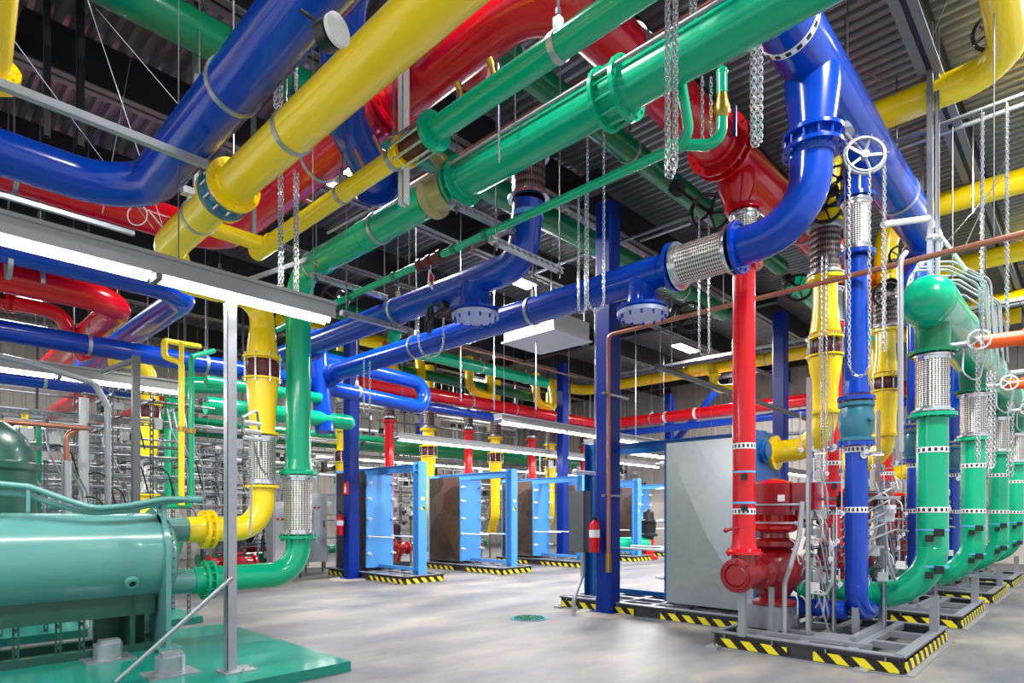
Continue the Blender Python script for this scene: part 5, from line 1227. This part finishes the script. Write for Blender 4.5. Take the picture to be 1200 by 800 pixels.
# conduit runs and pipe racks in the middle distance
for i, (x, y, L, z, l) in enumerate(((5.2, 14.8, 2.4, .2, 'standing beyond the braided green chiller pipe'), (6.2, 16.8, 4, .2, 'behind the signed blue column'), (10.6, 16.5, 2.2, .2, 'behind the first exchanger'), (13.8, 16.5, 2.2, .2, 'behind the second exchanger'), (17.0, 16.5, 2.2, .2, 'behind the third exchanger'))):
    T = Thing('pipe_rack', 'grey instrument pipe rack '+l, 'rack', (x, y, 0)); m = MB()
    for k in range(6): m.channel((x+L*k/5, y, 0), (x+L*k/5, y, 2.2+.5*(k % 2)), .045)
    for z in (.9, 1.6, 2.2): m.channel((x, y, z), (x+L, y, z), .045)
    T.part('strut_frame', m, GALVD); m = MB()
    for k in range(10):
        a = V((x+rnd.uniform(0, L), y-.1, rnd.uniform(.5, 2.2))); m.tube([a, a+V((.1, -.1, .3)), a+V((.35, -.15, .1)), a+V((.4, 0, -.4))], .016, 8, .1)
    T.part('flexible_conduit', m, GREYC); m = MB()
    for k in range(10): a = V((x+rnd.uniform(0, L), y-.1, rnd.uniform(.4, 2.2))); m.box(a, (.12, .1, .16)); m.lathe(a+V((.15, 0, 0)), V((-.5, -.8, 0)), [(0, .05), (.03, .05)], 12)
    T.part('gauge', m, BOXG); m = MB()
    for k in range(8): a = V((x+rnd.uniform(0, L), y-.05, rnd.uniform(.4, 2.0))); m.box(a, (.06, .06, .12)); m.lathe(a, V((0, -1, .2)), [(0, .03), (.1, .03), (.1, .06), (.14, .06)], 10)
    T.part('shutoff_valve', m, RED if i % 2 else DARK)
    m = MB(); m.cyl((x, y+.3, .55), (x+L, y+.3, .55), .14, 18); T.part('low_pipe', m, DGREEN)
# suspended bundles of small lines filling the space behind the back row
for i, (x0, x1, y, z0, n, l) in enumerate(((4.6, 10.5, 16.1, 2.9, 7, 'behind the braided green chiller connector'), (5.5, 14.5, 19.4, 3.0, 8, 'over the first back row exchangers'), (10.5, 19, 17.4, 4.2, 6, 'just under the darker green header'), (13, 24.5, 19.4, 2.7, 9, 'behind the bright blue column'), (-1, 4.8, 15.3, 2.5, 8, 'behind the farther chiller'), (4.5, 9.5, 21, 1.5, 9, 'against the side wall'), (12, 24, 21.5, 1.4, 9, 'low along the side wall beyond the exchangers'), (-1, 4.5, 19.5, 1.2, 9, 'against the side wall behind both chillers'), (17.5, 25, 15.9, 3.0, 6, 'by the corner of the two siding walls'))):
    T = Thing('conduit_rack', 'rack of small grey and white lines '+l, 'conduit rack', (x0, y, z0)); g = [MB(), MB(), MB()]
    for k in range(n):
        z = z0+.24*k+rnd.uniform(-.05, .05); yy_ = y+rnd.uniform(-.5, .5); a = x0+rnd.uniform(0, .8); b = x1-rnd.uniform(0, 1.5)
        g[k % 3].tube([(a, yy_, z-rnd.uniform(.3, 1.2)), (a, yy_, z), (b, yy_, z), (b, yy_, z+rnd.uniform(-.8, .8))], rnd.uniform(.018, .05), 8, .12, bs=4)
    for mb_, mt, nm_ in zip(g, (GREYC, WHITE, GALVD), ('grey_line', 'white_line', 'dark_line')): T.part(nm_, mb_, mt)
    m = MB(); q = x0+.5
    while q < x1-.3:
        m.channel((q, y-.55, z0-.15), (q, y-.55, ROOF-.1 if z0 > 2 else z0+2.2), .042); m.channel((q, y-.6, z0-.02), (q, y+.6, z0-.02), .042); m.cyl((q+.7, y, z0+.1), (q+.7, y, ROOF-.1), .01, 6); q += 1.35
    T.part('strut', m, GALVD)
    m = MB(); q = x0+.6
    while q < x1-.5:
        zz = z0+rnd.uniform(0, .2*n); m.box((q, y-.58, zz), (rnd.uniform(.1, .3), .12, rnd.uniform(.12, .35))); q += rnd.uniform(.7, 1.6)
    T.part('device_box', m, BOXG)
    m = MB(); q = x0+.9
    while q < x1-.5:
        zz = z0+rnd.uniform(-.2, .2*n); m.box((q, y-.6, zz), (rnd.uniform(.08, .2), .14, rnd.uniform(.1, .3))); m.lathe((q+.3, y-.6, zz), -Y, [(0, .07), (.05, .07), (.05, .02)], 12); q += rnd.uniform(.8, 1.8)
    T.part('black_device', m, DARK)
pcol = [('beside the flexible green chiller connector', 5.4, 13.6), ('behind the signed column', 8.0, 16.6), ('between the signed column and the chiller piping', 6.6, 15.6), ('behind the first back row exchanger', 11.3, 15.9), ('behind the middle back row exchanger', 14.4, 15.9), ('near the corner of the siding walls', 17.7, 15.9)]
for i, (l, x, y) in enumerate(pcol):
    T = Thing('pump', 'small oxide red and black pump '+l, 'pump', (x, y, 0))
    m = MB(); m.bb((x-.35, y-.3, 0), (x+.35, y+.3, .14)); T.part('base', m, SKID)
    m = MB(); m.lathe((x, y, .3), Z, [(0, .1), (0, .22), (.05, .22), (.1, .3), (.3, .33), (.42, .2), (.45, .24), (.5, .24), (.5, .1)], 20); m.cyl((x-.45, y, .55), (x+.45, y, .55), .13, 18); m.cyl((x, y, .12), (x, y, .32), .14, 14); T.part('casing', m, DRED)
    m = MB(); m.lathe((x, y, .82), Z, [(0, .2), (.05, .2), (.06, .17), (.45, .17), (.5, .12), (.52, .02)], 20); m.bb((x-.3, y-.1, 1.0), (x-.15, y+.08, 1.2)); T.part('motor', m, DARK)
    m = MB(); m.lathe((x-.45, y, .55), -X, [(0, .1), (0, .2), (.04, .2), (.04, .1)], 18); m.lathe((x+.45, y, .55), X, [(0, .1), (0, .2), (.04, .2), (.04, .1)], 18); T.part('flange_pair', m, RED)
    m = MB(); m.tube([(x-.1, y-.1, 1.15), (x-.4, y-.15, 1.4), (x-.6, y, 1.0), (x-.6, y+.1, .1)], .015, 8, .12); T.part('cable', m, RUBBER)
# cable trays / sprinkler lines under the roof
for i, (a, b, r, mt, l) in enumerate((((8.8, 5.2, 4.0), (20, 5.2, 3.9), .05, GALVD, 'dark conduit line passing behind the near column at lamp height'), ((6.0, 8.6, 6.9), (6.0, -1, 6.9), .03, COPPER, 'orange sprinkler line under the roof by the near column'), ((-1, 8.6, 6.3), (4.6, 8.6, 6.3), .03, COPPER, 'orange sprinkler line above the sweeping blue pipe'), ((9.5, 9.7, 6.6), (9.5, .5, 6.6), .03, GALVD, 'grey sprinkler line under the corrugated roof'), ((9.3, 12.4, 6.1), (16, 12.4, 6.1), .025, COPPER, 'orange sprinkler line along the bright green header'), ((10.4, .5, 6.95), (10.4, 6.5, 6.95), .03, GALV, 'bright pipe crossing the roof near the upper yellow bend'))):
    m = MB(); m.cyl(a, b, r, 12); single('service_line', l, 'pipe', m, mt, loc=a)
for i, (x, y0, y1, z, l) in enumerate(((17.5, 1, 12, 6.3, 'across the roof in front of the siding wall'), (12.5, 6, 12, 6.9, 'above the bright lamp'), (22, 2, 12, 4.4, 'low along the siding wall'), (19.0, -1, 3, 5.0, 'beyond the orange actuators'))):
    T = Thing('cable_tray', 'wire cable tray '+l, 'cable tray', (x, y0, z)); m = MB(); m.bar((x-.2, y0, z), (x-.2, y1, z), .03, .08); m.bar((x+.2, y0, z), (x+.2, y1, z), .03, .08)
    for k in range(int((y1-y0)/.3)): m.bar((x-.2, y0+.3*k, z), (x+.2, y0+.3*k, z), .02)
    T.part('tray', m, GALV); m = MB()
    for k in range(3): m.cyl((x-.1+.1*k, y0, z+.03), (x-.1+.1*k, y1, z+.03), .025, 8)
    T.part('cable', m, RUBBER)

# ================================================================== LIGHT AND CAMERA
W = bpy.data.worlds.new('World'); SC.world = W; W.use_nodes = True
bg = W.node_tree.nodes['Background']; bg.inputs[0].default_value = (.93, .96, 1, 1); bg.inputs[1].default_value = .92
def area(loc, sx, sy, e, rot=(0, 0, 0)):
    l = bpy.data.lights.new('lamp', 'AREA'); l.shape = 'RECTANGLE'; l.size = sx; l.size_y = sy; l.energy = e; l.color = (1, .98, .95)
    o = bpy.data.objects.new('lamp_light', l); COL.objects.link(o); o.location = loc; o.rotation_euler = rot
for (x, y, z, l) in hb: area((x, y, z-.06), 1.0, .26, 430)
for (x, y, z, L) in ((.9, 6.0, 3.62, 5), (1.0, 11.15, 3.58, 5), (16, 13.75, 3.58, 13), (16, 9.4, 3.6, 13), (16, 18.2, 3.42, 13), (16, 7.6, 2.9, 12)): area((x, y, z), L, .2, 22*L)
cam = bpy.data.cameras.new('camera'); co = bpy.data.objects.new('camera', cam); COL.objects.link(co); SC.camera = co
co.location = (0, 0, EYE); co.rotation_euler = (PI/2, 0, math.atan2(CS, CF)-PI/2)
cam.sensor_width = 36; cam.lens = FOC/1200*36; cam.shift_y = (HZ-400)/1200; cam.clip_start = .05; cam.clip_end = 200
SC.view_settings.view_transform = 'Standard'; SC.view_settings.look = 'None'; SC.view_settings.gamma = 1
SC.view_settings.exposure = .18; SC.view_settings.use_curve_mapping = False
